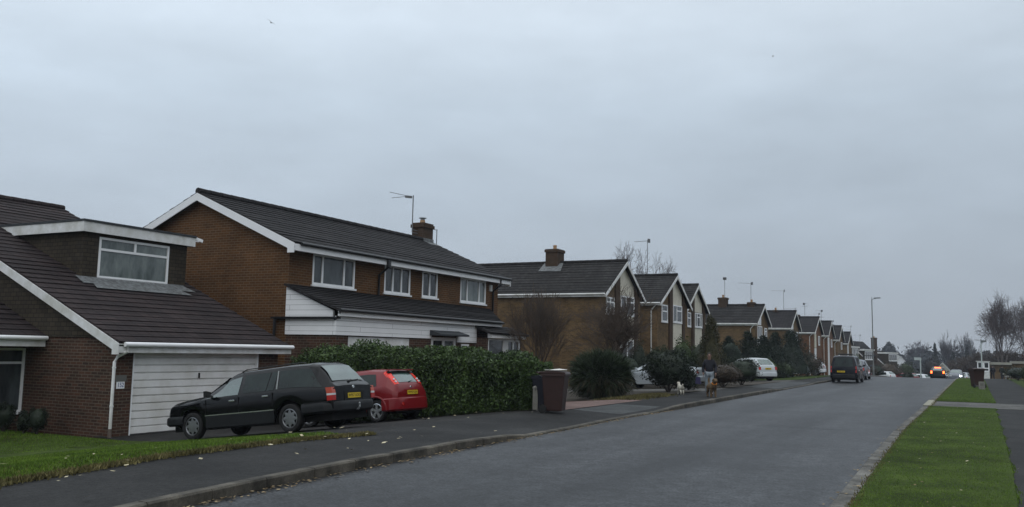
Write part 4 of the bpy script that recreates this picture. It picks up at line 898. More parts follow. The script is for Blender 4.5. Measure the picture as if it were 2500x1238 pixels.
def estate():
    c = Car(x0=-2.34, x1=2.38, wr=.315, arch=.375, axles=(-1.36, 1.51), tumble=.23,
            top=[(-2.34, .93), (-2.28, .985), (-2.22, 1.02), (-1.90, 1.435), (-1.79, 1.485), (-1.2, 1.50), (.1, 1.48), (.38, 1.43), (.52, 1.37), (1.12, .99), (1.2, .965), (1.7, .925), (2.15, .865), (2.32, .82), (2.38, .75)],
            belt=[(-2.34, .88), (-1.5, .93), (0, .92), (1.1, .91), (1.25, .90), (2.2, .80), (2.38, .70)],
            plan=[(-2.34, .76), (-2.28, .80), (-1.9, .85), (-1.0, .87), (1.2, .87), (1.9, .84), (2.25, .79), (2.38, .70)],
            sill=[(-2.34, .42), (-1.7, .30), (-.9, .24), (1.0, .24), (1.9, .28), (2.38, .40)])
    r = thing('estate_car', 'black estate car with grey lower cladding parked nose-in to the white garage door', 'car', (0, 0, 0))
    c.body(r, P_BLACK); c.wheels(r, 8, ALLOY, rimr=.215)
    c.sidewin(r, (.10, 1.06, .08, .50), CARGL_G, 'front_side_window', (.04, .86)); c.sidewin(r, (-.70, -.02, -.76, -.03), CARGL, 'rear_side_window', (.07, .9)); c.sidewin(r, (-.93, -.73, -.95, -.80), CARGL, 'quarter_light', (.07, .9)); c.sidewin(r, (-2.10, -1.07, -1.82, -1.02), CARGL, 'load_bay_window', (.10, .9))
    c.sideline(r, -.985, -.955, 0, 0, CHROME, 'x') if False else None
    c.screen(r, -2.20, -1.925, CARGL_G, 'tailgate_window', .06); c.screen(r, .56, 1.08, CARGL_G, 'windscreen', .02)
    for s in (1, -1):   # bright pillar trim ahead of the load bay window
        mb = MB(); a, b = c.belt_rail(-.99); p, q = a.lerp(b, .1), a.lerp(b, .92); mb.bar((p.x - .03, s * (p.y + .008), p.z), (q.x + .02, s * (q.y + .008), q.z), .03, .012); mb.build('pillar_trim', mat('dull_trim', (.22, .24, .24), .4), r)
    c.bumper(r, True, .36, .60, CLAD, .09, .62); c.bumper(r, False, .34, .56, CLAD, .13, .62)
    for s in (1, -1):
        mb = MB(); 
        for xa, xb in ((-.96, 1.04), ):
            A = [(lerp(xa, xb, i / 10)) for i in range(11)]
            for u, v in zip(A[:-1], A[1:]): mb.par((u, s * (I(u, c.plan) - .02), .25), (v - u, s * (I(v, c.plan) - I(u, c.plan)), 0), (0, s * .036, 0), (0, 0, .27))
        mb.build('side_cladding', CLAD, r)
        mb = MB(); mb.par((-.96, s * (.87 - .0), .52), (2.02, 0, 0), (0, s * .02, 0), (0, 0, .022)); mb.build('rubbing_strip', CHROME, r)
        mb = MB(); mb.par((-1.76, s * .80, .60), (-.5, s * -.02, 0), (0, s * .07, 0), (0, 0, .018)); mb.build('bumper_trim', CLAD, r)
        for x, z in ((.24, .80), (-.73, .83)):
            mb = MB(); mb.par((x - .09, s * (I(x, c.plan) - .0), z), (.17, 0, 0), (0, s * .03, 0), (0, 0, .035)); mb.build('door_handle', CHROME, r, bevel=.006)
        # wrap-round tail lamps
        mb = MB(); mb.par((-2.36, s * .665, .63), (0, s * .125, 0), (0, 0, .11), (.05, 0, 0)); mb.par((-2.36, s * .79, .63), (.13, s * .03, 0), (0, 0, .11), (.02, -s * .05, 0)); l = mb.build('tail_lamp', LAMPR, r)
        mb = MB(); mb.par((-2.36, s * .665, .74), (0, s * .125, 0), (0, 0, .04), (.05, 0, 0)); mb.par((-2.36, s * .79, .74), (.13, s * .03, 0), (0, 0, .04), (.02, -s * .05, 0)); mb.build('reversing_lens', LAMPW, l)
        mb = MB(); mb.par((-2.36, s * .665, .78), (0, s * .125, 0), (.03, 0, .13), (.05, 0, 0)); mb.par((-2.36, s * .79, .78), (.13, s * .03, 0), (.03, 0, .13), (.02, -s * .05, 0)); mb.build('indicator_lens', LAMPA, l)
        mb = MB(); mb.par((2.33, s * .50, .56), (0, s * .17, 0), (0, 0, .13), (.035, 0, 0)); mb.par((2.33, s * .67, .56), (-.16, s * .12, 0), (0, 0, .13), (.03, -s * .01, 0)); mb.build('headlamp', LAMPW, r)
    mb = MB(); mb.box(2.34, 2.40, -.36, .36, .54, .74); mb.build('grille', CHROME, r, bevel=.015)
    mb = MB(); mb.box(-2.352, -2.335, -.34, .34, .62, .80); mb.build('plate_recess', DARK, r)
    c.plate(r, -2.355, .71, 'W957 UOG', w=.46)
    mb = MB(); mb.bar((-2.24, .02, 1.035), (-2.19, -.40, 1.06), .03, .03); mb.bar((-2.26, .05, 1.02), (-2.22, -.05, 1.05), .05, .05); mb.build('rear_wiper', BLACKP, r)
    mb = MB(); mb.lathe([(0, -2.352), (.032, -2.352), (.036, -2.34)], (0, 0, .90), 'x', 16); mb.build('round_badge', CHROME, r)
    mb = MB(); mb.tube([(-2.30, 0, .40), (-2.46, 0, .40), (-2.49, 0, .45), (-2.49, 0, .50)], .022, 8); mb.lathe([(0, .55), (.02, .54), (.027, .52), (.02, .50)], (-2.49, 0, 0), 'z', 10); mb.build('tow_bar', STEEL, r)
    c.mirrors(r, .90, .93, BLACKP)
    for s in (1, -1):
        mb = MB(); mb.tube([(-1.70, s * .60, 1.50), (-1.6, s * .60, 1.512), (0.0, s * .60, 1.50), (.15, s * .60, 1.45)], .012, 6); mb.build('roof_rail', BLACKP, r)
    for x, z0, z1 in ((1.05, .53, .89), (.06, .53, .90), (-.92, .62, .92)):
        c.seam(r, x, z0, z1)
    def st(o):
        for ch in [q for q in bpy.data.objects if q.parent == o]:
            if ch.data is not None and ch.name.split('.')[0] not in ('wheel', 'rim', 'side_cladding', 'rubbing_strip', 'pillar_trim'):
                for v_ in ch.data.vertices: v_.co.x -= .15 * max(0, min(1, (-1.72 - v_.co.x) / .35))
            st(ch)
    st(r)
    return r
def hatch_red():
    c = Car(x0=-1.92, x1=1.98, wr=.30, arch=.355, axles=(-1.28, 1.21), tumble=.24,
            top=[(-1.92, .80), (-1.86, .95), (-1.80, 1.02), (-1.48, 1.37), (-1.38, 1.42), (-.9, 1.465), (-.1, 1.46), (.3, 1.40), (1.02, 1.02), (1.15, .97), (1.6, .88), (1.9, .72), (1.98, .62)],
            belt=[(-1.92, .76), (-1.6, .96), (-.6, .93), (.6, .90), (1.1, .88), (1.98, .60)],
            plan=[(-1.92, .66), (-1.82, .76), (-1.5, .82), (-.6, .84), (1.0, .84), (1.6, .80), (1.98, .62)],
            sill=[(-1.92, .34), (-1.5, .28), (-.8, .22), (.8, .22), (1.98, .32)])
    r = thing('hatchback_car', 'red hatchback with high tail lamps parked nose-in beside the black estate car', 'car')
    c.body(r, P_RED); c.wheels(r, 5, ALLOY2, rimr=.215)
    c.sidewin(r, (-1.30, -.30, -1.18, -.34), CARGL, 'rear_side_window', (.06, .86)); c.sidewin(r, (-.22, .90, -.26, .36), CARGL, 'front_side_window', (.05, .86))
    tw = c.screen(r, -1.79, -1.50, CARGL_G, 'tailgate_window', .15); c.screen(r, .34, .98, CARGL_G, 'windscreen', .03)
    mb = MB(); mb.par((-1.47, -.55, 1.395), (0, 1.10, 0), (-.13, 0, -.012), (0, 0, .03)); mb.build('roof_spoiler', P_RED, r, bevel=.01)
    mb = MB()
    for i in range(9):
        a, b = lerp(-.56, .56, i / 9), lerp(-.56, .56, (i + 1) / 9); mb.par((-1.51, a, 1.345), (0, b - a, 0), (-.045, 0, -.045), (0, 0, .02))
    mb.build('window_shade_band', BLACKP, r)
    for s in (1, -1):
        mb = MB()
        n = 8
        for i in range(n):
            t0, t1 = i / n, (i + 1) / n
            q = []
            for t in (t0, t1):
                x = lerp(-1.82, -1.47, t); rg = c.ring(x); q.append((x, rg[7][0], I(x, c.top)))
            (xa, ya, za), (xb, yb, zb_) = q; wd = .135
            mb.face([(xa - .012, s * (ya - wd), za + .015), (xb - .012, s * (yb - wd * .8), zb_ + .015), (xb, s * (yb + .02), zb_ - .005), (xa, s * (ya + .035), za - .01)])
            mb.face([(xa, s * (ya + .035), za - .01), (xb, s * (yb + .02), zb_ - .005), (xb + .05, s * (yb + .045), zb_ - .05), (xa + .06, s * (ya + .06), za - .06)])
        l = mb.build('tail_lamp', LAMPB, r, smooth=40)
        for t in (.14, .32):
            x = lerp(-1.82, -1.47, t); rg = c.ring(x); mb = MB(); p = V3((x - .02, s * (rg[7][0] - .045), I(x, c.top) + .015)); d = V3((-.6, 0, .75)).normalized() * .012
            mb.tube([p - d, p + d], [.036, .03], 12); mb.build('clear_lens', LAMPW, l)
        mb = MB(); 
        for a in c.axles:   # flared arch lips
            mb = MB(); pts = [(a + (c.arch + .035) * math.cos(t), s * (I(a, c.plan) + .012), c.wr + (c.arch + .035) * math.sin(t)) for t in np.linspace(0, math.pi, 15)]; mb.tube(pts, .03, 6); mb.build('wheel_arch_lip', P_RED, r, smooth=50)
        mb = MB(); mb.par((-.05, s * .835, .86), (-.16, 0, 0), (0, s * .03, 0), (0, 0, .035)); mb.build('door_handle', P_RED, r, bevel=.006)
        mb = MB(); mb.par((1.92, s * .42, .58), (0, s * .2, 0), (0, 0, .14), (-.03, 0, .0)); mb.build('headlamp', LAMPW, r)
    c.bumper(r, True, .26, .62, P_RED, .07, .42); c.bumper(r, False, .2, .52, P_RED, .06, .4)
    mb = MB(); mb.lathe([(0, -1.99), (.045, -1.99), (.05, -1.97)], (0, .5, .44), 'x', 12); mb.build('reflector', LAMPR, r)
    mb = MB(); mb.box(-1.93, -1.90, -.32, .32, .68, .84); mb.build('tailgate_panel', P_RED, r, bevel=.01)
    c.plate(r, -1.936, .755, 'WM59 XJA', w=.46)
    mb = MB(); mb.bar((-1.80, -.02, 1.045), (-1.73, -.32, 1.09), .03, .03); mb.build('rear_wiper', BLACKP, r)
    mb = MB(); mb.lathe([(0, -1.90), (.028, -1.90), (.032, -1.88)], (0, 0, .90), 'x', 14); mb.build('round_badge', CHROME, r)
    c.mirrors(r, .78, .92, P_RED)
    c.seam(r, -.30, .3, .92)
    return r
def generic(name, label, paint, kind='hatch', plate='', lights=False, group=None):
    if kind == 'hatch':
        c = Car(x0=-2.05, x1=2.1, wr=.31, arch=.37, axles=(-1.28, 1.32), tumble=.24,
            top=[(-2.05, .82), (-1.98, .98), (-1.92, 1.04), (-1.56, 1.42), (-1.44, 1.48), (-.9, 1.53), (-.1, 1.52), (.35, 1.45), (1.15, 1.04), (1.3, .98), (1.75, .88), (2.02, .74), (2.1, .62)],
            belt=[(-2.05, .78), (-1.75, 1.0), (-.6, .95), (.6, .92), (1.2, .90), (2.1, .60)],
            plan=[(-2.05, .70), (-1.95, .80), (-1.6, .85), (-.6, .87), (1.1, .87), (1.75, .83), (2.1, .66)],
            sill=[(-2.05, .34), (-1.5, .28), (-.8, .22), (.8, .22), (2.1, .32)])
        sw = [(-1.45, -.35, -1.30, -.38), (-.27, 1.02, -.30, .42)]; rs = (-1.91, -1.58); ws = (.40, 1.10)
    elif kind == 'saloon':
        c = Car(x0=-2.2, x1=2.2, wr=.31, arch=.37, axles=(-1.3, 1.4), tumble=.24,
            top=[(-2.2, .9), (-2.1, 1.0), (-1.6, 1.04), (-1.0, 1.36), (-.7, 1.42), (.1, 1.42), (.4, 1.36), (1.1, .98), (1.3, .94), (1.8, .86), (2.15, .72), (2.2, .62)],
            belt=[(-2.2, .86), (-1.6, .96), (-.6, .93), (.6, .90), (1.2, .88), (2.2, .60)],
            plan=[(-2.2, .72), (-2.1, .80), (-1.6, .85), (-.6, .87), (1.1, .87), (1.75, .83), (2.2, .66)],
            sill=[(-2.2, .34), (-1.5, .28), (-.8, .22), (.8, .22), (2.2, .32)])
        sw = [(-1.15, -.3, -.85, -.32), (-.22, .98, -.25, .42)]; rs = (-1.55, -1.03); ws = (.44, 1.06)
    else:  # van / people carrier with upright tail
        c = Car(x0=-2.05, x1=2.05, wr=.32, arch=.385, axles=(-1.22, 1.40), tumble=.20,
            top=[(-2.05, .98), (-2.02, 1.05), (-1.88, 1.68), (-1.80, 1.745), (-1.5, 1.79), (.2, 1.79), (.55, 1.72), (1.25, 1.18), (1.45, 1.10), (1.9, .96), (2.05, .8)],
            belt=[(-2.05, .94), (-1.9, 1.06), (0, 1.04), (1.2, 1.0), (2.05, .76)],
            plan=[(-2.05, .80), (-1.95, .85), (-1.5, .87), (1.2, .87), (1.8, .82), (2.05, .7)],
            sill=[(-2.05, .34), (-1.5, .28), (-.8, .24), (.8, .24), (2.05, .32)])
        sw = [(-1.80, -.75, -1.75, -.78), (-.65, .2, -.68, .18), (.30, 1.15, .30, .66)]; rs = (-2.015, -1.885); ws = (.62, 1.2)
    r = thing(name, label, 'van' if kind == 'van' else 'car', group=group)
    c.body(r, paint); c.wheels(r, 5, ALLOY)
    for q in sw: c.sidewin(r, q, CARGL, 'side_window')
    c.screen(r, rs[0], rs[1], CARGL_G if kind != 'van' else CARGL, 'rear_window', .09 if kind != 'van' else .05); c.screen(r, ws[0], ws[1], CARGL_G, 'windscreen', .03)
    c.bumper(r, True, .28, .58, paint if kind != 'van' else CLAD, .07, .45); c.bumper(r, False, .22, .52, paint, .06, .4)
    emis_r = mat('lit_brake_lamp', (.8, .05, .02), .3, emit=(1, .11, .02), es=8); emis_w = mat('lit_headlamp', (.9, .9, 1), .3, emit=(.82, .88, 1), es=45)
    for s in (1, -1):
        mb = MB(); x = c.x0; z0 = .72 if kind != 'van' else .68; hgt = .28 if lights == 'brake' else .2 if kind != 'van' else .42
        mb.par((x - .012, s * .58 if kind != 'van' else s * .74, z0), (0, s * (.17 if kind != 'van' else .075), 0), (.03, 0, hgt), (.04, 0, 0)); mb.build('tail_lamp', emis_r if lights == 'brake' else LAMPR, r)
        mb = MB(); mb.par((c.x1 - .12, s * .45, .60), (0, s * .24, 0), (0, 0, .14), (.13, 0, 0)); mb.build('headlamp', emis_w if lights == 'head' and s > 0 else LAMPW, r)
    if lights == 'brake':
        mb = MB(); mb.box(-1.62, -1.56, -.34, .34, 1.36, 1.47); mb.build('high_brake_lamp', emis_r, r)
    if plate: c.plate(r, c.x0 - .018, .80 if kind != 'van' else .74, plate, y=0 if kind != 'van' else .16)
    c.mirrors(r, ws[1] - .12, c.belt[2][1] + .02, paint if kind != 'van' else BLACKP)
    c.seam(r, sw[-1][0] - .04, .3, .92)
    for s in (1, -1):
        mb = MB(); x = sw[-1][0] + .08; mb.par((x, s * .868, .85), (.15, 0, 0), (0, s * .025, 0), (0, 0, .03)); mb.build('door_handle', BLACKP, r)
    return r
def place(o, x, y, heading, zf=None, wb=2.6, s=.94):
    """heading in degrees of the nose direction, standing on the ground with the slope between the axles"""
    a = math.radians(heading); d = V3((math.cos(a), math.sin(a), 0)); 
    zf_, zr_ = gz(x + d.x * wb / 2, y + d.y * wb / 2), gz(x - d.x * wb / 2, y - d.y * wb / 2)
    o.location = (x, y, (zf_ + zr_) / 2 + .0); o.rotation_euler = (0, -math.atan2(zf_ - zr_, wb), a); o.scale = (s, s, s)
place(estate(), -13.65, 14.78, 181.8, s=.927); place(hatch_red(), -14.45, 19.1, 177, wb=2.4, s=.915)
v = generic('parked_van', 'dark navy people-carrier van parked at the left kerb, seen from behind', P_NAVY, 'van', 'KX04 LFV'); place(v, -7.28, 60.6, 90)
mb = MB(); mb.box(-1.1, -.2, -.45, .45, 1.84, 1.93); mb.build('roof_bar_load', BLACKP, v, bevel=.02)
place(generic('parked_car', 'silver car mostly hidden behind the big dark shrub near the dog walker', P_SILVER, 'saloon'), -13.55, 41.6, 180)
place(generic('parked_car', 'white people carrier showing its tail above the low shrubs beyond the dog walker', mat('pale_car_paint', (.48, .52, .54), .3, coat=.3, var=.06), 'hatch', 'LN08 RYA'), -12.75, 56.6, 143)
place(generic('parked_car', 'white hatchback in a driveway just left of the navy van', P_WHITE, 'hatch'), -13.25, 79.5, 182)
place(generic('parked_car', 'grey-green car parked ahead of the navy van, only its right side showing', P_GREY, 'hatch'), -7.75, 70.0, 90)
for o_ in ():
    pass
place(generic('moving_car', 'distant car with its red brake lights on at the crest of the road', P_BLACK, 'hatch', lights='brake'), -3.72, 113.0, 88)
place(generic('moving_car', 'distant oncoming car with one bright headlamp right of the brake lights', P_GREY, 'hatch', lights='head'), -2.05, 121.0, -92)
place(generic('parked_car', 'pale grey car beyond the crest beside the oncoming car', P_SILVER, 'hatch'), -1.3, 132.0, 80)
place(generic('parked_car', 'far red car in a drive left of the white sign post', P_RED, 'hatch'), -8.9, 139.0, 140)
place(generic('parked_car', 'far white car in a drive left of the white sign post', P_WHITE, 'hatch'), -7.6, 142.0, 150)
place(generic('parked_car', 'far white car half hidden by bushes left of the red car', P_WHITE, 'hatch'), -11.8, 136.0, 150)

# ------------------------------------------------------------------ wheelie bins
BINB = mat('brown_bin_plastic', (.034, .014, .011), .5, var=.2, vscale=5)
BIND = mat('dark_bin_plastic', (.014, .016, .024), .5, var=.2)
def bin_(label, loc, rot, m, lidm, group, paper=False, tilt=0, s=1.0):
    r = thing('wheelie_bin', label, 'bin', (0, 0, 0), group)
    mb = MB(); lo = [(-.20, -.22), (.22, -.22), (.22, .22), (-.20, .22)]; hi = [(-.27, -.28), (.30, -.28), (.30, .28), (-.27, .28)]
    z0, z1 = .06, .93; A = [V3((x, y, z0)) for x, y in lo]; B = [V3((x, y, z1)) for x, y in hi]
    for i in range(4): mb.face([A[i], A[(i + 1) % 4], B[(i + 1) % 4], B[i]])
    mb.face(A[::-1]); mb.face(B)
    mb.build('body', m, r, bevel=.02)
    mb = MB(); mb.box(-.30, .33, -.305, .305, .90, .95); mb.build('rim', m, r, bevel=.01)
    mb = MB(); mb.prism([(-.36, -.305, .955), (.34, -.305, .955), (.30, -.305, 1.0), (-.1, -.305, 1.035), (-.33, -.305, 1.0)], (0, .61, 0)); mb.build('lid', lidm, r, bevel=.012)
    mb = MB(); mb.tube([(-.40, -.24, .98), (-.40, .24, .98)], .016, 8)
    for y in (-.24, .24, 0): mb.bar((-.41, y, .98), (-.26, y, .94), .03, .03)
    mb.build('handle', lidm, r)
    for s_ in (1, -1):
        mb = MB(); mb.lathe([(0, s_ * .25), (.10, s_ * .25), (.10, s_ * .30), (.05, s_ * .305), (0, s_ * .305)], (-.24, 0, .10), 'y', 20); mb.build('wheel', TYRE, r, smooth=40)
    mb = MB(); mb.tube([(-.24, -.26, .1), (-.24, .26, .1)], .012, 6); mb.build('axle', STEEL, r)
    r.location = loc; r.rotation_euler = (0, tilt, rot); r.scale = (s, s, s); return r
bin_('brown wheelie bin with a white sheet on its lid, beside the laurel hedge', (-9.2, 19.95, gz(-9.2, 19.95)), math.radians(12), BINB, BINB, 'wheelie bins')
bin_('small dark bin half hidden between the hedge end and brown bin', (-9.78, 20.62, gz(-9.7, 20.6)), math.radians(150), BIND, BIND, 'wheelie bins', s=.86)
bin_('dark brown wheelie bin standing on the right grass verge', (.08, 53.0, gz(.08, 53) + .02), math.radians(115), BINB, BINB, 'wheelie bins', tilt=math.radians(2))
def misc_small():
    b = MB(); pts = [(-.28, -.2), (.0, -.26), (.27, -.18), (.24, .1), (.05, .2), (-.2, .16)]
    top = [(x, y, 1.045 + .012 * math.sin(9 * x + 5 * y) - .05 * abs(x)) for x, y in pts]; b.prism(top, (0, 0, .012))
    o = b.build('paper_sheet', mat('wet_white_paper', (.75, .74, .70), .7)); o.location = (-9.15, 19.93, gz(-9.2, 19.95) + .01); o.rotation_euler = (0, 0, math.radians(20)); tag(o, 'crumpled white sheet lying on the brown bin lid', 'paper')
    p = thing('gate_post', 'short pale concrete post at the end of the laurel hedge behind the brown bin', 'post', (-9.98, 20.52, gz(-9.98, 20.5)))
    m = MB(); x, y, z = -9.98, 20.52, gz(-9.98, 20.5) - .1; m.box(x - .07, x + .07, y - .07, y + .07, z, z + .62); m.build('shaft', mat('pale_concrete', (.22, .21, .18), .85, var=.3, vscale=9), p)
    m = MB(); m.lathe([(.11, z + .62), (.12, z + .67), (.04, z + .73), (0, z + .74)], (x, y, 0), n=4); m.build('cap', CONC, p)
    p = thing('marker_post', 'low grey concrete marker beside the bin on the right verge', 'marker', (.27, 50.8, .1))
    m = MB(); m.box(.13, .41, 50.75, 50.87, .05, .50); m.build('slab', CONC, p, bevel=.01); m = MB(); m.box(.19, .35, 50.735, 50.75, .28, .42); m.build('marker_face', mat('marker_grey', (.14, .14, .12), .8), p)
    # painted pale stretch of right kerb
    m = MB(); m.box(-1.53, -1.28, 31.6, 35.6, .05, .117); struct(m.build('right_kerb', mat('pale_kerb', (.34, .33, .25), .8, c2=(.2, .19, .15), vscale=4, bump=.2)), 'pale worn kerb stones at the gravel crossing')
misc_small()

# ------------------------------------------------------------------ street furniture
def lamp_post(label, x, y, h, arm, m, headm=STEEL, base_h=1.1, r0=.09, hl=.35):
    z = gz(x, y); p = thing('street_lamp', label, 'street lamp', (x, y, z)); mb = MB()
    mb.tube([(x, y, z - .2), (x, y, z + base_h), (x, y, z + base_h + .08), (x, y, z + h)], [r0, r0, r0 * .62, r0 * .5], 12); mb.build('column', m, p, smooth=40)
    mb = MB(); dx, dy = arm; mb.tube([(x, y, z + h - .05), (x + dx * .5, y + dy * .5, z + h + .04), (x + dx, y + dy, z + h + .06)], .03, 8); mb.build('arm', m, p, smooth=40)
    mb = MB(); a = math.atan2(dy, dx); c = V3((x + dx * 1.25, y + dy * 1.25, z + h + .05)); u = unit((dx, dy, 0)); v_ = u.cross(V3((0, 0, 1)))
    mb.prism([c - u * hl - v_ * .09, c + u * hl - v_ * .07, c + u * hl + v_ * .07, c - u * hl + v_ * .09], (0, 0, .12)); hd = mb.build('lantern', headm, p, bevel=.02)
    mb = MB(); mb.tube([(x, y, z + h), (x, y, z + h + .22)], .03, 6); mb.build('photocell', STEEL, p); return p
lamp_post('tall grey street lamp on the left pavement past the navy van', -9.44, 100, 8.0, (.45, -.25), POLE)
lamp_post('pale grey lamp column with a short arm above the right-hand bin', .36, 60, 2.5, (.12, .0), POLEW, base_h=.8, r0=.06, hl=.13)
lamp_post('faint thin distant street lamp left of the right-hand bin', -.55, 175, 8.0, (-.6, 0), POLE)
def sign_post():
    x, y = -5.35, 108; z = gz(x, y); p = thing('sign_post', 'white post with a small sign plate left of the dark round bush at the crest', 'sign', (x, y, z))
    m = MB(); m.tube([(x, y, z - .1), (x, y, z + 2.3)], .06, 8); m.build('post', POLEW, p); m = MB(); m.box(x - .62, x + .1, y - .03, y + .03, z + 2.02, z + 2.32); m.build('sign_plate', POLEW, p)
sign_post()

# ------------------------------------------------------------------ plants
def leaf_quads(P, size, aspect=.5, up=.0, rs=RS, spread=1.0, dirs=None):
    """P (n,3) centres -> quads with random orientation"""
    n = len(P); a = rs.normal(size=(n, 3)) if dirs is None else dirs + rs.normal(size=(n, 3)) * spread; a[:, 2] += up; a /= np.linalg.norm(a, axis=1)[:, None]
    b = rs.normal(size=(n, 3)); b -= (b * a).sum(1)[:, None] * a; b /= np.linalg.norm(b, axis=1)[:, None]
    s = size * rs.uniform(.6, 1.35, size=(n, 1)); w = s * aspect
    V = np.stack([P - a * s / 2, P + b * w / 2, P + a * s / 2, P - b * w / 2], 1).reshape(-1, 3)
    F = np.arange(n * 4).reshape(n, 4); return V, F
def lumps(c, r, n_l, n, seed, flat=.0, fill=.55, lump=.42, cone=False, base_z=None):
    """points in lumps spread over an ellipsoid (or cone) volume"""
    rs = np.random.RandomState(seed); c = np.array(c); r = np.array(r)
    d = rs.normal(size=(n_l, 3)); d /= np.linalg.norm(d, axis=1)[:, None]
    if cone:
        t = rs.uniform(0, 1, n_l) ** 1.3; ang = rs.uniform(0, 2 * math.pi, n_l); rad = (1 - t) ** .75 * rs.uniform(.55, .95, n_l)
        L_ = np.stack([np.cos(ang) * rad, np.sin(ang) * rad, t * 2 - 1], 1); lr = lump * (1.15 - .75 * t)
    else:
        L_ = d * rs.uniform(fill, .86, size=(n_l, 1)); lr = np.full(n_l, lump) * rs.uniform(.7, 1.3, n_l)
    k = rs.randint(0, n_l, n); q = rs.normal(size=(n, 3)); q /= np.linalg.norm(q, axis=1)[:, None]; q *= rs.uniform(.55, 1.05, size=(n, 1))
    P = c + (L_[k] + q * lr[k][:, None]) * r
    if base_z is not None: P = P[P[:, 2] > base_z]
    return P, rs
def core(c, r, cone=False, n=10, k=12, seed=1, s=.72, base_z=None):
    rs = np.random.RandomState(seed); V = []; F = []
    for j in range(n + 1):
        ph = math.pi * j / n; 
        for i in range(k):
            th = 2 * math.pi * i / k; w = s * rs.uniform(.85, 1.1)
            if cone: t = j / n; rr = (1 - t) ** .75; p = (rr * math.cos(th) * w, rr * math.sin(th) * w, (t * 2 - 1) * .9)
            else: p = (math.sin(ph) * math.cos(th) * w, math.sin(ph) * math.sin(th) * w, math.cos(ph) * w)
            z = c[2] + p[2] * r[2]; 
            if base_z is not None: z = max(z, base_z - .02)
            V.append((c[0] + p[0] * r[0], c[1] + p[1] * r[1], z))
    for j in range(n):
        for i in range(k): F.append((j * k + i, j * k + (i + 1) % k, (j + 1) * k + (i + 1) % k, (j + 1) * k + i))
    return np.array(V), np.array(F)
def cat(parts):
    V = []; F = []; o = 0
    for v, f in parts: V.append(v); F.append(f + o); o += len(v)
    return np.concatenate(V), np.concatenate(F)
SEED = [100]
def shrub(name, label, x, y, w, h, m, n=2500, leaf=.10, z=None, cone=False, cat_='shrub', group=None, dy=None, nl=26, lump=.40, asp=.5, stems=True, lift=0, solid=True):
    SEED[0] += 1; z = gz(x, y) if z is None else z; dy = dy or w
    r = thing(name, label, cat_, (x, y, z), group); c = (x, y, z + lift + (h - lift) / 2); rr = (w / 2 * .86, dy / 2 * .86, (h - lift) / 2 * .9)
    P, rs = lumps(c, rr, nl, n, SEED[0], cone=cone, lump=lump, base_z=z); V, F = leaf_quads(P, leaf, asp, rs=rs)
    parts = [(V, F)] + ([core(c, rr, cone, seed=SEED[0], base_z=z)] if solid else [])
    tris_object('crown' if cat_ == 'tree' else 'foliage', *cat(parts), m, r)
    if stems:
        mb = MB(); mb.tube([(x, y, z - .1), (x + .02, y, z + h * .35), (x, y + .02, z + h * .7)], [.035 + h * .012, .03 + h * .008, .01], 6)
        for i in range(3):
            a = rs.uniform(0, 6.28); mb.tube([(x, y, z - .05), (x + math.cos(a) * w * .2, y + math.sin(a) * dy * .2, z + h * .4)], [.03, .012], 5)
        mb.build('trunk' if cat_ == 'tree' else 'stem', BARK, r)
    return r
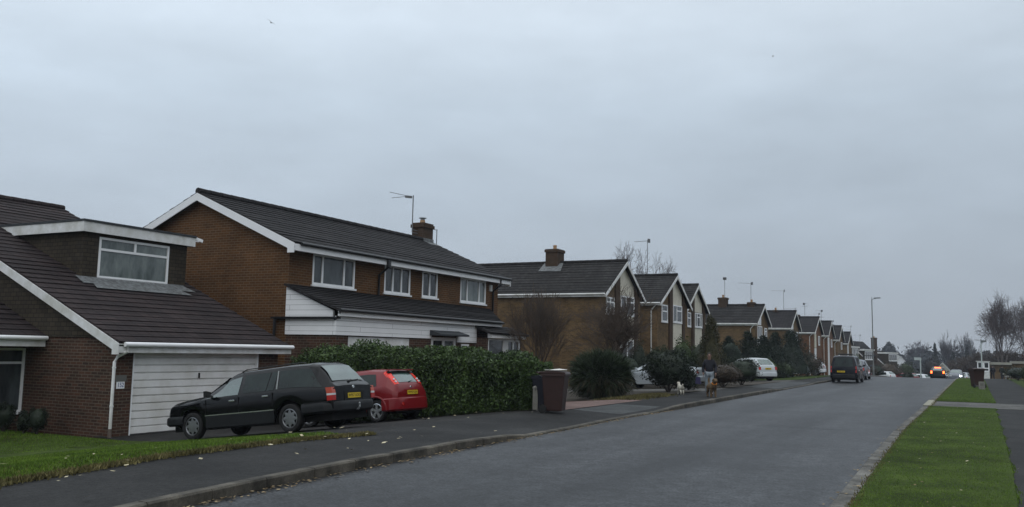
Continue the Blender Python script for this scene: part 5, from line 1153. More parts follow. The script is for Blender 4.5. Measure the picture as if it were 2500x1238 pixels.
def hedge():
    r = thing('laurel_hedge', 'long clipped laurel hedge between the first two drives, behind the red car', 'hedge', (-13.5, 21.2, -.2)); rs = np.random.RandomState(5)
    n = 52000; P = []; t = rs.uniform(0, 1, n)
    x0, x1 = -10.15, -18.1
    def prof(t):   # top height and centre line
        top = np.interp(t, [0, .03, .07, .13, .24, .45, .75, .9, 1], [1.15, 1.32, 1.45, 1.50, 1.56, 1.61, 1.65, 1.60, 1.50]); return top
    X = x0 + (x1 - x0) * t; top = prof(t) + .06 * np.sin(X * 2.3) + .05 * np.sin(X * 5.1 + 1); zb = np.array([gz(x, 21) for x in X]) 
    hw = .78 * np.interp(t, [0, .05, .12, 1], [.55, .85, 1, 1]); ang = rs.uniform(-.05 * math.pi, 1.05 * math.pi, n)
    # superellipse cross-section, bulging front
    ca, sa = np.cos(ang), np.sin(ang); e = .55; cy = np.sign(ca) * np.abs(ca) ** e; cz = np.sign(sa) * np.abs(sa) ** e
    blob = 1 + .07 * np.sin(X * 4.1 + cz * 3) + .05 * np.sin(X * 9 + ang * 7); dep = rs.uniform(.86, 1.04, n)
    hgt = (top - zb); Z = zb + .05 + np.clip(cz, -.1, 1) * hgt * .97 * (blob * .25 + .75) * dep; Y = 21.25 + cy * hw * blob * dep
    P = np.stack([X + rs.normal(size=n) * .04, Y, Z], 1)
    # rows from near the ground on the camera side
    m = 17000; tt = rs.uniform(0, 1, m); Xf = x0 + (x1 - x0) * tt; zf = np.array([gz(x, 21) for x in Xf]); hf = prof(tt) - zf
    Zf = zf + rs.uniform(0.03, .9, m) * hf; Yf = 21.25 - .80 * np.interp(tt, [0, .05, .12, 1], [.6, .88, 1, 1]) * (1 + .09 * np.sin(Xf * 4 + Zf * 3)) + rs.normal(size=m) * .05
    # rounded end at the pavement
    k = 8000; a = rs.uniform(-math.pi / 2, math.pi / 2, k); zz = rs.uniform(0, 1, k); Xe = x0 - .3 + np.cos(a) * .55 * (1 - .25 * zz ** 3) * rs.uniform(.85, 1.05, k); Ye = 21.25 + np.sin(a) * .72; Ze = .08 + zz * 1.22
    P = np.concatenate([P, np.stack([Xf, Yf, Zf], 1), np.stack([Xe, Ye, Ze], 1)])
    nrm = P - np.stack([P[:, 0], np.full(len(P), 21.25), np.full(len(P), .6)], 1); nrm /= np.linalg.norm(nrm, axis=1)[:, None] + 1e-6
    V, F = leaf_quads(P, .088, .45, up=.25, rs=rs)
    # dark inner mass
    cv = []; cf = []; K = 24; M = 12
    for i in range(K + 1):
        t_ = i / K; x = x0 - .15 + (x1 - x0 + .15) * t_; zb_ = gz(x, 21); tp = float(prof(t_)); hw_ = .66 * float(np.interp(t_, [0, .05, .12, 1], [.5, .85, 1, 1]))
        for j in range(M + 1):
            an = math.pi * j / M; cy_ = math.copysign(abs(math.cos(an)) ** .55, math.cos(an)); cz_ = abs(math.sin(an)) ** .55; cv.append((x, 21.25 + cy_ * hw_, zb_ + cz_ * (tp - zb_) * .92))
    for i in range(K):
        for j in range(M): a_ = i * (M + 1) + j; cf.append((a_, a_ + 1, a_ + M + 2, a_ + M + 1))
    tris_object('foliage', *cat([(V, F), (np.array(cv), np.array(cf))]), LAUREL, r)
    mb = MB()
    for i in range(9):
        x = lerp(x0 - .3, x1 + .3, i / 8); z = gz(x, 21); mb.tube([(x, 21.2, z - .1), (x + .1, 21.0, z + .7)], [.035, .015], 6)
    mb.build('stem', BARK, r)
hedge()
def strap_plant(name, label, x, y, w, h, n, m, dead=0, seed=3):
    z = gz(x, y); r = thing(name, label, 'shrub', (x, y, z)); rs = np.random.RandomState(seed)
    for nm, mm, cnt, lo in (('foliage', m, n, False), ('dead_leaf_skirt', DRYL, dead, True)):
        if not cnt: continue
        V = []; F = []
        for i in range(cnt):
            q = rs.normal(size=3); q /= np.linalg.norm(q); rad = rs.uniform(.35, .92)
            if lo: q[2] = -abs(q[2]) * .8
            p0 = np.array([x + q[0] * rad * w * .40, y + q[1] * rad * w * .40, z + h * (.45 + .40 * q[2] * rad)])
            d = np.array([q[0], q[1], q[2] + (.45 if not lo else -.8)]) + rs.normal(size=3) * .45; d /= np.linalg.norm(d); L_ = rs.uniform(.16, .30) * h
            s = np.cross(d, rs.normal(size=3)); s /= np.linalg.norm(s); wd = .013; b = len(V)
            for p, k in ((p0, 1), (p0 + d * L_ * .55, .9), (p0 + d * L_ - np.array([0, 0, .16 * L_]), .12)): V += [p - s * wd * k, p + s * wd * k]
            F += [(b, b + 1, b + 3, b + 2), (b + 2, b + 3, b + 5, b + 4)]
        P = np.array(V); P[:, 2] = np.maximum(P[:, 2], z + .01); tris_object(nm, P, np.array(F), mm, r)
    tris_object('inner_mass', *core((x, y, z + h * .42), (w * .40, w * .40, h * .42), base_z=z), SHRUB, r)
    mb = MB()
    for i in range(5):
        a = i * 1.3; mb.tube([(x + .1 * math.cos(a), y + .1 * math.sin(a), z - .1), (x + w * .2 * math.cos(a), y + w * .2 * math.sin(a), z + h * .55)], [.07, .05], 7)
    mb.build('stem', BARK, r)
strap_plant('strap_leaved_shrub', 'big rounded strap-leaved evergreen shrub with dead skirt right of the brown bin', -11.45, 28.6, 2.5, 1.8, 9000, YUCCA, 1300)
def grow(rs, p, d, L_, r, lev, out, droop=0, spread=.55, nb=(2, 4), shrink=.72, gn=3, up=.08, minr=.004, wig=.14):
    """recursive bare branches -> list of (p0,p1,r0,r1)"""
    seg = max(1, gn if lev > 0 else 2); q = np.array(p, float); d = np.array(d, float)
    for i in range(seg):
        d = d + rs.normal(size=3) * wig + np.array([0, 0, up - droop * (1.6 if lev <= 1 else .3)]); d /= np.linalg.norm(d)
        q2 = q + d * L_ / seg; r2 = max(minr, r * (1 - .28 * (i + 1) / seg)); out.append((q, q2, max(minr, r * (1 - .28 * i / seg)), r2))
        if lev > 0 and i > 0 or (lev > 0 and seg == 1):
            k = rs.randint(nb[0], nb[1] + 1) - (1 if i < seg - 1 else 0)
            for _ in range(max(1, k)):
                a = rs.normal(size=3); a -= a.dot(d) * d; a /= np.linalg.norm(a); dd = d * math.cos(spread) + a * math.sin(spread * rs.uniform(.6, 1.4)); grow(rs, q2, dd, L_ * shrink * rs.uniform(.75, 1.15), r2 * .62, lev - 1, out, droop, spread, nb, shrink, gn, up, minr, wig)
        q = q2
def segs_mesh(out, k=3):
    n = len(out); A = np.array([s[0] for s in out]); B = np.array([s[1] for s in out]); ra = np.array([s[2] for s in out]); rb = np.array([s[3] for s in out])
    d = B - A; d /= np.linalg.norm(d, axis=1)[:, None] + 1e-9; u = np.cross(d, np.array([0.3, .2, .93])); u /= np.linalg.norm(u, axis=1)[:, None] + 1e-9; v = np.cross(d, u); V = np.zeros((n, 2 * k, 3))
    for j in range(k):
        t = 2 * math.pi * j / k; o = u * math.cos(t) + v * math.sin(t); V[:, j] = A + o * ra[:, None]; V[:, k + j] = B + o * rb[:, None]
    F = []; base_ = np.arange(n) * 2 * k
    for j in range(k):
        j2 = (j + 1) % k; F.append(np.stack([base_ + j, base_ + j2, base_ + k + j2, base_ + k + j], 1))
    return V.reshape(-1, 3), np.concatenate(F)
def bare_tree(name, label, x, y, h, seed, lev=5, trunk=.3, r=.12, barkm=BARK, twigm=TWIG, droop=0, spread=.55, stems=1, z=None, nb=(2, 3), shrink=.74, up=.06, lean=0, minr=.005, wig=.14, group=None, gn=3, fit=True, wscale=1.0):
    z = gz(x, y) if z is None else z; t = thing(name, label, 'tree', (x, y, z), group); rs = np.random.RandomState(seed); big = []; small = []
    for s in range(stems):
        out = []; a = rs.uniform(0, 6.28); d0 = np.array([math.cos(a) * (.25 if stems > 1 else .05) + lean, math.sin(a) * (.25 if stems > 1 else .05), 1.0]); d0 /= np.linalg.norm(d0)
        q = np.array([x, y, z - .1]); th = h * trunk; p1 = q + d0 * th * .5; p2 = p1 + (d0 + rs.normal(size=3) * .04) * th * .5
        big += [(q, p1, r, r * .85), (p1, p2, r * .85, r * .75)]
        kk = 3 if stems == 1 else 2
        for i in range(kk):
            aa = a + i * 6.28 / kk + rs.uniform(-.4, .4); sp = rs.uniform(.25, spread); dd = np.array([math.cos(aa) * math.sin(sp), math.sin(aa) * math.sin(sp), math.cos(sp)]); grow(rs, p2, dd, h * (1 - trunk) * .36, r * .6, lev - 1, out, droop, spread, nb, shrink, gn, up, minr, wig)
        for s_ in out: (big if s_[2] > r * .28 else small).append(s_)
    if fit:   # bring the crown to the wanted height
        top = max(s[1][2] for s in big + small); k = h / (top - z); c0 = np.array([x, y, z]); sc3 = np.array([k * wscale, k * wscale, k])
        big = [(c0 + (s[0] - c0) * sc3, c0 + (s[1] - c0) * sc3, s[2], s[3]) for s in big]; small = [(c0 + (s[0] - c0) * sc3, c0 + (s[1] - c0) * sc3, s[2], s[3]) for s in small]
    tris_object('trunk', *segs_mesh(big, 6), barkm, t); tris_object('crown', *segs_mesh(small, 3), twigm, t); return t, len(small)
bare_tree('bare_tree', 'bare many-branched small tree in front of the nearest tan gabled house', -12.55, 33, 4.5, 21, lev=5, trunk=.20, r=.10, spread=.50, nb=(2, 3), shrink=.78, minr=.007, up=.09, wscale=1.15, wig=.20, gn=4)
bare_tree('weeping_tree', 'bare weeping tree with a veil of fine twigs left of the strap-leaved shrub', -15.3, 31.5, 4.55, 8, lev=5, trunk=.10, r=.07, spread=.40, droop=.10, up=.22, nb=(2, 3), shrink=.82, minr=.0068, stems=3, wscale=.85)
bare_tree('birch_tree', 'left of two leafless birches showing above the roofs behind the gabled houses', -24.2, 66, 11.0, 31, lev=6, trunk=.4, r=.14, barkm=BIRCHB, twigm=BIRCHT, spread=.5, droop=.08, minr=.007, nb=(2, 2), group='birches behind the roofs', wscale=.5)
bare_tree('birch_tree', 'right of two leafless birches showing above the roofs behind the gabled houses', -23.2, 69, 10.3, 37, lev=6, trunk=.4, r=.14, barkm=BIRCHB, twigm=BIRCHT, spread=.5, droop=.08, minr=.007, nb=(2, 2), group='birches behind the roofs', wscale=.5)
# shrubs along the left front gardens
shrub('dark_shrub', 'large dark spreading shrub hiding the silver car, left of the dog walker', -10.75, 34.0, 2.6, 1.85, SHRUB, 9000, .085, nl=60, lump=.30, dy=2.4)
shrub('conifer_shrub', 'low green conifer behind the big dark shrub under the cream-panelled house', -13.9, 46.5, 1.9, 2.75, LIMEG, 3500, .09, nl=40, lump=.3)
shrub('garden_shrub', 'mid green garden bush below the nearest cream panel', -15.1, 45.8, 2.6, 2.3, SHRUB2, 4000, .09, nl=40, lump=.3)
shrub('garden_shrub', 'dark pointed bush by the downpipe of the cream-panelled house', -15.6, 44.2, 1.2, 2.6, SHRUB, 2500, .08, nl=30)
shrub('garden_shrub', 'rounded dark bush behind the nose of the silver car', -16.0, 43.2, 2.6, 1.9, SHRUB, 3800, .09, nl=36, lump=.32)
shrub('garden_shrub', 'brownish bush left of the tall conifer', -12.9, 46.5, 1.9, 2.6, SHRUB2, 3500, .09, nl=36, lump=.32)
shrub('tall_conifer', 'tall brown-green conifer right behind the dog walker', -11.85, 44.6, 1.9, 3.7, CONIF, 10000, .085, cone=True, cat_='tree', nl=90, lump=.42)
shrub('low_shrub', 'low dark shrub on the pavement edge right of the dog walker', -10.35, 41.0, 2.1, 1.25, BROWNB, 3500, .07, nl=36, lump=.32)
shrub('low_shrub', 'second low dark shrub in front of the white people carrier', -10.4, 44.8, 2.5, 1.45, SHRUB, 4500, .07, nl=36, lump=.32)
shrub('low_shrub', 'low tangled shrub at the feet of the tall conifer', -11.0, 37.6, 1.4, .9, SHRUB, 2200, .07, nl=26)
shrub('clipped_tree', 'smooth dome-shaped clipped evergreen beside the tall conifer', -14.1, 58, 2.1, 2.95, YEW, 5500, .07, cat_='tree', nl=80, lump=.22)
for i, (x, y, w, h, lb) in enumerate([(-13.9, 62, 3.2, 3.3, 'leftmost dark conifer of the thick evergreen group'), (-13.5, 65, 3.2, 3.15, 'second dark conifer from the left in the evergreen group'), (-13.2, 67.5, 3.2, 3.35, 'third dark conifer, before the broad one at the end'), (-12.55, 71, 4.6, 3.6, 'broad dark conifer at the right end of the evergreen group'), (-14.9, 60.4, 2.4, 3.0, 'narrow dark conifer right of the clipped dome')]):
    shrub('dark_conifer', lb, x, y, w, h, YEW, 8500, .11, cone=True, cat_='tree', group='dark conifers in front gardens', nl=60, lump=.5)
shrub('garden_shrub', 'brown twiggy shrub at the end of the evergreens, left of the white hatchback', -12.15, 75.5, 3.0, 1.95, BROWNB, 5000, .10, nl=46)
shrub('garden_shrub', 'fresh green bush right of the white people carrier', -12.7, 63.5, 1.5, 1.45, LIMEG, 2600, .08, nl=30)
shrub('garden_shrub', 'olive bush right of the fresh green bush', -12.3, 66.5, 1.6, 1.25, SHRUB2, 2600, .08, nl=30)
shrub('garden_shrub', 'low hedge-like shrub behind the white people carrier', -14.6, 61.5, 2.4, 1.9, SHRUB2, 2600, .09, nl=30)
# small bushes against the first house
for i, (x, y, w, h, lb) in enumerate([(-20.95, 13.55, .62, .80, 'left of three dark little bushes under the first house wall'), (-20.25, 13.6, .45, .60, 'smallest, middle bush under the first house wall'), (-19.75, 13.6, .60, .72, 'right of three dark little bushes under the first house wall')]):
    shrub('small_bush', lb, x, y, w, h, SHRUB, 1500, .05, group='small bushes by the wall', z=-.6, nl=24, lump=.28)
# beyond the van
shrub('garden_shrub', 'round green bush at the foot of the street lamp', -11.5, 104, 2.0, 2.35, LIMEG, 2600, .12, nl=40)
shrub('garden_shrub', 'dark bush right of the street lamp foot', -10.3, 112, 2.0, 1.5, SHRUB, 1800, .12, nl=30)
shrub('garden_shrub', 'brown bush behind the street lamp', -10.6, 108, 1.8, 1.4, BROWNB, 1800, .12, nl=30)
shrub('round_tree', 'dark round leafy tree behind the brake lights at the crest', -6.0, 153, 3.6, 4.9, mat('dark_purple_leaf', (.022, .020, .020), .6, c2=(.012, .011, .012), vscale=2, island=.4), 5000, .13, cat_='tree', z=-2.75, nl=50, lump=.3)
for i, (x, y, w, h, lb, m) in enumerate([(-11.2, 140, 4.2, 3.6, 'brown scrub left of the white sign post', BROWNB), (-9.2, 146, 4.0, 3.9, 'olive scrub behind the white sign post', SHRUB2), (-10.6, 143, 3.2, 3.0, 'brown scrub right of the white sign post', BROWNB), (-13.2, 150, 4.2, 3.8, 'scrub below the far flat dormers', SHRUB2), (-8.4, 136, 2.2, 1.9, 'low dark bush by the far red car', SHRUB)]):
    shrub('scrub_bush', lb, x, y, w, h, m, 2600, .16, z=gz(x, y) - .3, group='scrub beyond the crest', nl=50, lump=.3)
# right-hand side
shrub('clipped_hedge', 'tall brown-green hedge at the right edge, behind the right-hand bin', 3.0, 56.5, 1.9, 1.55, SHRUB2, 6000, .07, dy=4.5, nl=60, lump=.25)
shrub('clipped_hedge', 'low dark hedge right of the far walkers', 2.9, 78, 2.2, 1.15, SHRUB, 2600, .09, dy=5, nl=40)
shrub('red_leaved_tree', 'sliver of a red-leaved tree at the right edge', 3.95, 76, 1.7, 3.6, REDB, 2600, .11, cat_='tree', nl=40)
bare_tree('birch_tree', 'large leafless birch at the right edge, nearer of the two', 3.6, 152, 15.0, 52, lev=6, trunk=.16, r=.20, barkm=BIRCHB, twigm=BIRCHT, spread=.46, droop=.15, up=.14, minr=.012, nb=(2, 3), shrink=.80, z=-2.4, stems=2, wscale=.62)
bare_tree('birch_tree', 'leafless birch cut off by the right edge behind the larger one', 7.6, 158, 14.6, 53, lev=6, trunk=.16, r=.20, barkm=BIRCHB, twigm=BIRCHT, spread=.45, droop=.15, up=.14, minr=.011, nb=(2, 3), shrink=.78, z=-2.6, stems=2, wscale=.6)
k = 0
for x, y, h, w, lb in [(.6, 165, 6.2, 1.0, 'bare brown tree just left of the pale lamp column'), (2.2, 170, 6.6, 1.0, 'bare brown tree right of the pale lamp column'), (4.6, 172, 7.0, 1.0, 'bare brown tree under the large birch'), (6.6, 168, 6.6, 1.0, 'bare brown tree at the right edge under the birches'), (-1.6, 180, 6.4, 1.0, 'bare brown tree behind the faint distant lamp'), (-3.6, 190, 6.0, 1.0, 'bare brown tree above the far white gables')]:
    k += 1; bare_tree('bare_tree', lb, x, y, h, 60 + k, lev=5, trunk=.12, r=.12, twigm=TWIG, spread=.6, minr=.022, nb=(2, 3), stems=3, z=gz(x, y) if y < 200 else base(y), group='bare trees beyond the crest', wscale=.95)
for i, (x, y, w, h) in enumerate([(1.0, 160, 5.5, 6.8), (4.8, 163, 6.5, 7.4), (-2.0, 172, 5.0, 6.4), (-4.8, 186, 5.5, 5.6), (8.6, 160, 6, 7.4)]):
    shrub('brown_thicket', ['brown thicket behind the window-fronted bungalow', 'brown thicket under the large birch', 'brown thicket left of the pale lamp column', 'brown thicket above the far white gables', 'brown thicket at the right edge'][i], x, y, w, h, mat('brown_thicket_twig', (.085, .066, .054), .9, c2=(.045, .036, .032), vscale=1, island=.4), 9000, .30, z=base(y) - .2, asp=.16, solid=False, group='thickets beyond the crest', nl=60, lump=.28)
# distant trees
bare_tree('tall_bare_tree', 'tall upright bare tree on the skyline right of the small fir', -6.0, 260, 16.3, 71, lev=6, trunk=.12, r=.3, barkm=FTWIG, twigm=FTWIG, spread=.35, up=.14, minr=.018, nb=(2, 2), z=-6.8, stems=3, wscale=.62)
bare_tree('tall_bare_tree', 'second tall bare tree on the skyline, above the faint distant lamp', -1.4, 280, 16.5, 72, lev=6, trunk=.12, r=.3, barkm=FTWIG, twigm=FTWIG, spread=.35, up=.14, minr=.018, nb=(2, 2), z=-7, stems=3, wscale=.5)
bare_tree('broad_bare_tree', 'broad round bare tree on the far hill', -20.3, 400, 17.5, 73, lev=6, trunk=.25, r=.35, barkm=FTWIG, twigm=FTWIG, spread=.7, minr=.04, nb=(2, 3), z=-8.2, wscale=1.0)
shrub('cedar_tree', 'dark spreading cedar on the skyline right of the street lamp', -32.8, 420, 7.0, 17.0, FARF, 6000, .55, z=-8.2, cat_='tree', nl=50, lump=.34, lift=7)
bare_tree('pointed_bare_tree', 'small pointed bare tree on the skyline left of the cedar', -31.8, 330, 13.5, 74, lev=5, trunk=.15, r=.2, barkm=FTWIG, twigm=FTWIG, spread=.35, up=.14, minr=.035, z=-7.7, stems=2, wscale=.5)
shrub('fir_tree', 'dark pointed fir on the far skyline left of the tall bare tree', -8.6, 240, 3.4, 11.9, FARF, 3500, .3, z=-6.5, cone=True, cat_='tree', nl=60, lump=.45)
shrub('fir_tree', 'dark fir below the tall bare tree', -4.9, 255, 4.2, 10.3, FARF, 3500, .3, z=-6.8, cone=True, cat_='tree', nl=60, lump=.45)
shrub('fir_tree', 'dark fir below the second tall bare tree', -1.9, 262, 4.4, 11.6, FARF, 3500, .3, z=-6.8, cone=True, cat_='tree', nl=60, lump=.45)
def far_wood():
    rs = np.random.RandomState(9); P = []
    for k in range(420):
        y = rs.uniform(230, 520); xc = -.0785 * y; x = rs.uniform(-.16 * y, .06 * y); 
        zt = {0: 0}.get(0); top = 1.6 + y * rs.uniform(.002, .0128) if y > 330 else 1.6 - y * rs.uniform(.002, .016)
        r = rs.uniform(2.2, 4.5); zb = base(y) - .5; n = 70
        q = rs.normal(size=(n, 3)); q /= np.linalg.norm(q, axis=1)[:, None]; q *= rs.uniform(.5, 1, (n, 1)); hh = (top - zb) / 2
        P.append(np.array([x, y, zb + hh]) + q * np.array([r, r, hh]))
    P = np.concatenate(P); V, F = leaf_quads(P, 1.35, .75, rs=rs); o = tris_object('far_wood', V, F, FARF); tag(o, 'hazy wooded hillside beyond the end of the road', 'wood', kind='stuff')
far_wood()
def small_far(label, x, y, w, l, z0, ze, zr, m, along=True):
    h = thing('cottage', label, 'house', (x, y, z0)); b = MB(); b.prism([(x - w / 2, y, z0), (x + w / 2, y, z0), (x + w / 2, y, ze), (x, y, zr), (x - w / 2, y, ze)], (0, l, 0)); b.build('wall', m, h)
    r = MB(); roof_plane(r, (x - w / 2 - .3, y - .2, ze - .2), (x - w / 2 - .3, y + l, ze - .2), (x, y - .2, zr + .05), (x, y + l, zr + .05), row=.6); roof_plane(r, (x + w / 2 + .3, y - .2, ze - .2), (x + w / 2 + .3, y + l, ze - .2), (x, y - .2, zr + .05), (x, y + l, zr + .05), row=.6); r.build('roof', TILE_C, h)
    d = MB()
    for s in (1, -1): d.prism([(x + s * (w / 2 + .3), y - .23, ze - .22), (x, y - .23, zr + .03), (x, y - .23, zr - .2), (x + s * (w / 2 + .3), y - .23, ze - .45)], (0, .03, 0))
    d.build('barge_board', WHITE_D, h); return h
small_far('small white gabled cottage under the cedar on the hill', -25.1, 330, 2.4, 6, -7.7, 1.9, 3.0, WHITE_D)
small_far('white cottage with dark roof right of the hill cottage', -23.4, 322, 2.4, 5, -7.7, 2.3, 3.2, WHITE_D)
small_far('pale gabled cottage further right on the hillside', -21.0, 310, 1.9, 5, -7.4, .9, 2.2, WPANEL)
small_far('grey gabled house just behind the brake lights', -4.95, 170, 2.6, 8, -4, -.6, 1.0, CREAM)
small_far('white-gabled house right of the brake lights', -3.15, 182, 2.6, 8, -4.4, -.6, 1.0, WPANEL)
def bungalow_right():
    h = thing('bungalow', 'long low pale-fasciaed bungalow with a white bay window beyond the right-hand bin', 'house', (4, 138, -2))
    w = MB(); w.box(1.0, 13, 136, 143, -2.4, 1.15); w.build('wall', BR_TAN, h)
    r = MB(); r.box(.6, 13.3, 135.6, 143.3, 1.16, 1.26); r.build('flat_roof', FELT, h); f = MB(); f.box(.62, 13.3, 135.55, 135.59, .98, 1.3); f.build('fascia', mat('pale_fascia', (.34, .33, .28), .7, var=.2, vscale=1), h)
    for i, x in enumerate((5.2, 8.0)): window(h, (x, 135.98, -.7), (1, 0, 0), (0, -1, 0), 1.5, 1.0, mull=(.5,), rec=0)
    b = MB(); b.box(.25, 1.7, 134.6, 136.2, -2.4, .0); b.build('bay_base', WHITE_D, h)
    window(h, (.25, 134.58, .02), (1, 0, 0), (0, -1, 0), .72, 1.3, trans=((.35, 0, 1),), rec=0, fw=.14, name='bay_window'); window(h, (.98, 134.58, .02), (1, 0, 0), (0, -1, 0), .72, 1.3, trans=((.35, 0, 1),), rec=0, fw=.14, name='bay_window')
    f = MB(); f.box(.1, 1.8, 134.4, 136.0, 1.33, 1.43); f.build('bay_roof', WHITE_D, h)
    h2 = thing('garage', 'pale flat-roofed garage at the right edge behind the tall hedge', 'garage', (6, 110, -.8)); w = MB(); w.box(3.6, 8, 108, 113, -1.5, 1.25); w.build('wall', BR_TAN, h2); f = MB(); f.box(3.4, 8.2, 107.8, 113.2, 1.26, 1.5); f.build('roof', mat('pale_roof_edge', (.32, .31, .27), .8, var=.2), h2)
bungalow_right()

# ------------------------------------------------------------------ grass, leaves, litter
def blades(name, label, region, n, h, w, m, seed, zoff=.010, jit=.0):
    rs = np.random.RandomState(seed); P = []
    pts = region(rs, n); n = len(pts); z = np.array([gz(p[0], p[1]) for p in pts]) + zoff - .01
    a = rs.uniform(0, 2 * math.pi, n); hh = h * rs.uniform(.5, 1.3, n); ww = w * rs.uniform(.7, 1.3, n); le = rs.normal(size=(n, 2)) * .4 * hh[:, None]
    B = np.stack([pts[:, 0], pts[:, 1], z], 1); s = np.stack([np.cos(a) * ww, np.sin(a) * ww, np.zeros(n)], 1); T = B + np.stack([le[:, 0], le[:, 1], hh], 1)
    V = np.stack([B - s, B + s, T], 1).reshape(-1, 3); F = np.arange(3 * n).reshape(n, 3); o = tris_object(name, V, F, m); tag(o, label, 'grass', kind='stuff')
def reg_right(rs, n):
    y = 8 + (31 - 8) * rs.uniform(0, 1, n) ** 1.6; kr = np.array([KR(v_) for v_ in y]) + .22; x = kr + rs.uniform(0, 1, n) * (np.array([VR(v_) for v_ in y]) - kr + rs.normal(size=n) * .022 + .03 * np.sin(y * 2.3)); return np.stack([x, y], 1)
def reg_right2(rs, n):
    y = 35.2 + (75 - 35) * rs.uniform(0, 1, n) ** 1.3; x = -1.27 + rs.uniform(0, 1, n) * 1.85; return np.stack([x, y], 1)
def reg_left(rs, n):
    y = rs.uniform(4.5, 13.8, n); xr = np.array([PB(v_) if v_ < 12.3 else drive_l(v_) for v_ in y]); xl = np.maximum(-2.2 * y + 2, -22.0); x = xl + rs.uniform(0, 1, n) * (xr - xl); k = x < xr; return np.stack([x, y], 1)[k]
blades('grass', 'short green grass on the right-hand verge', reg_right, 130000, .030, .0055, BLADE, 1)
blades('grass', 'grass on the right-hand verge beyond the gravel crossing', reg_right2, 50000, .032, .012, BLADE, 2)
blades('grass', 'lawn grass in front of the first house', reg_left, 110000, .032, .007, BLADE, 3)
blades('dry_grass', 'dull dead grass thatch mixed into the right verge', lambda rs, n: (lambda p: p[(np.sin(p[:, 0] * 3.1 + p[:, 1] * 1.3) + np.sin(p[:, 1] * 2.7 - p[:, 0] * 1.9) + rs.normal(size=len(p)) * .9) > .5])(reg_right(rs, n)), 20000, .026, .006, mat('thatch', (.15, .13, .045), .9, c2=(.07, .06, .025), vscale=2, island=.4), 12)
blades('dry_grass', 'dull dead grass thatch mixed into the first lawn', lambda rs, n: (lambda p: p[(np.sin(p[:, 0] * 2.1 + p[:, 1] * 1.3) + np.sin(p[:, 1] * 2.7 - p[:, 0] * .9) + rs.normal(size=len(p)) * .9) > .7])(reg_left(rs, n)), 26000, .026, .007, MATS['thatch'], 13)
def reg_edge(rs, n):
    y = rs.uniform(4, 12.7, n); x = np.array([PB(v_) for v_ in y]) + rs.normal(size=n) * .07 - .03; return np.stack([x, y], 1)
blades('dry_grass', 'straw-coloured lawn edging along the left pavement', reg_edge, 9000, .05, .012, STRAW, 4, zoff=.02)
def reg_edge2(rs, n):
    y = rs.uniform(26.8, 31.5, n); x = -10.3 + rs.normal(size=n) * .3; return np.stack([x, y], 1)
blades('dry_grass', 'straw-coloured tufts along the bed by the strap-leaved shrub', reg_edge2, 7000, .09, .014, STRAW, 5, zoff=.0)
def reg_edge3(rs, n):
    y = 8 + 60 * rs.uniform(0, 1, n) ** 1.6; x = np.array([KR(v_) for v_ in y]) + .22 + rs.normal(size=n) * .03; return np.stack([x, y], 1)
blades('dry_grass', 'ragged dull grass along the right kerb', reg_edge3, 5000, .035, .010, MATS['thatch'], 6, zoff=.01)
def leaves(name, label, region, n, s, m, seed, zoff=.01):
    rs = np.random.RandomState(seed); pts = region(rs, n); z = np.array([gz(p[0], p[1]) for p in pts]) + zoff + rs.uniform(0, .012, len(pts)); P = np.stack([pts[:, 0], pts[:, 1], z], 1)
    a = rs.uniform(0, 6.28, len(P)); ss = s * rs.uniform(.5, 1.4, len(P)); u = np.stack([np.cos(a), np.sin(a), rs.uniform(-.2, .3, len(P))], 1) * ss[:, None]; v_ = np.stack([-np.sin(a), np.cos(a), rs.uniform(-.2, .3, len(P))], 1) * ss[:, None] * .65
    V = np.stack([P - u, P + v_, P + u, P - v_], 1).reshape(-1, 3); o = tris_object(name, V, np.arange(4 * len(P)).reshape(-1, 4), m); tag(o, label, 'leaves', kind='stuff')
def reg_gut(rs, n):
    y = 5 + 20 * rs.uniform(0, 1, n) ** 1.2; x = np.array([KL(v_) for v_ in y]) + np.abs(rs.normal(size=n)) * .10 + .01; return np.stack([x, y], 1)
def reg_pv(rs, n):
    y = rs.uniform(5, 20, n); x = rs.uniform(-11.5, -7.4, n); return np.stack([x, y], 1)
def reg_rk(rs, n):
    y = 8 + 50 * rs.uniform(0, 1, n) ** 1.5; x = np.array([KR(v_) for v_ in y]) + np.abs(rs.normal(size=n)) * .09 * -1 + rs.choice([0, .18, .9], n, p=[.6, .3, .1]); return np.stack([x, y], 1)
leaves('leaf_litter', 'brown leaves and grit gathered in the left gutter', reg_gut, 900, .022, LITTER, 1)
leaves('fallen_leaves', 'pale leaves scattered on the left pavement and lawn edge', reg_pv, 70, .040, PALEL, 2, zoff=.04)
leaves('leaf_litter', 'leaves along the right kerb', reg_rk, 320, .022, LITTER, 3, zoff=.015)
def reg_rg(rs, n):
    y = 8 + 25 * rs.uniform(0, 1, n) ** 1.5; return np.stack([rs.uniform(-1.2, .5, n), y], 1)
leaves('fallen_leaves', 'a few pale leaves on the right verge', reg_rg, 60, .020, PALEL, 4, zoff=.06)

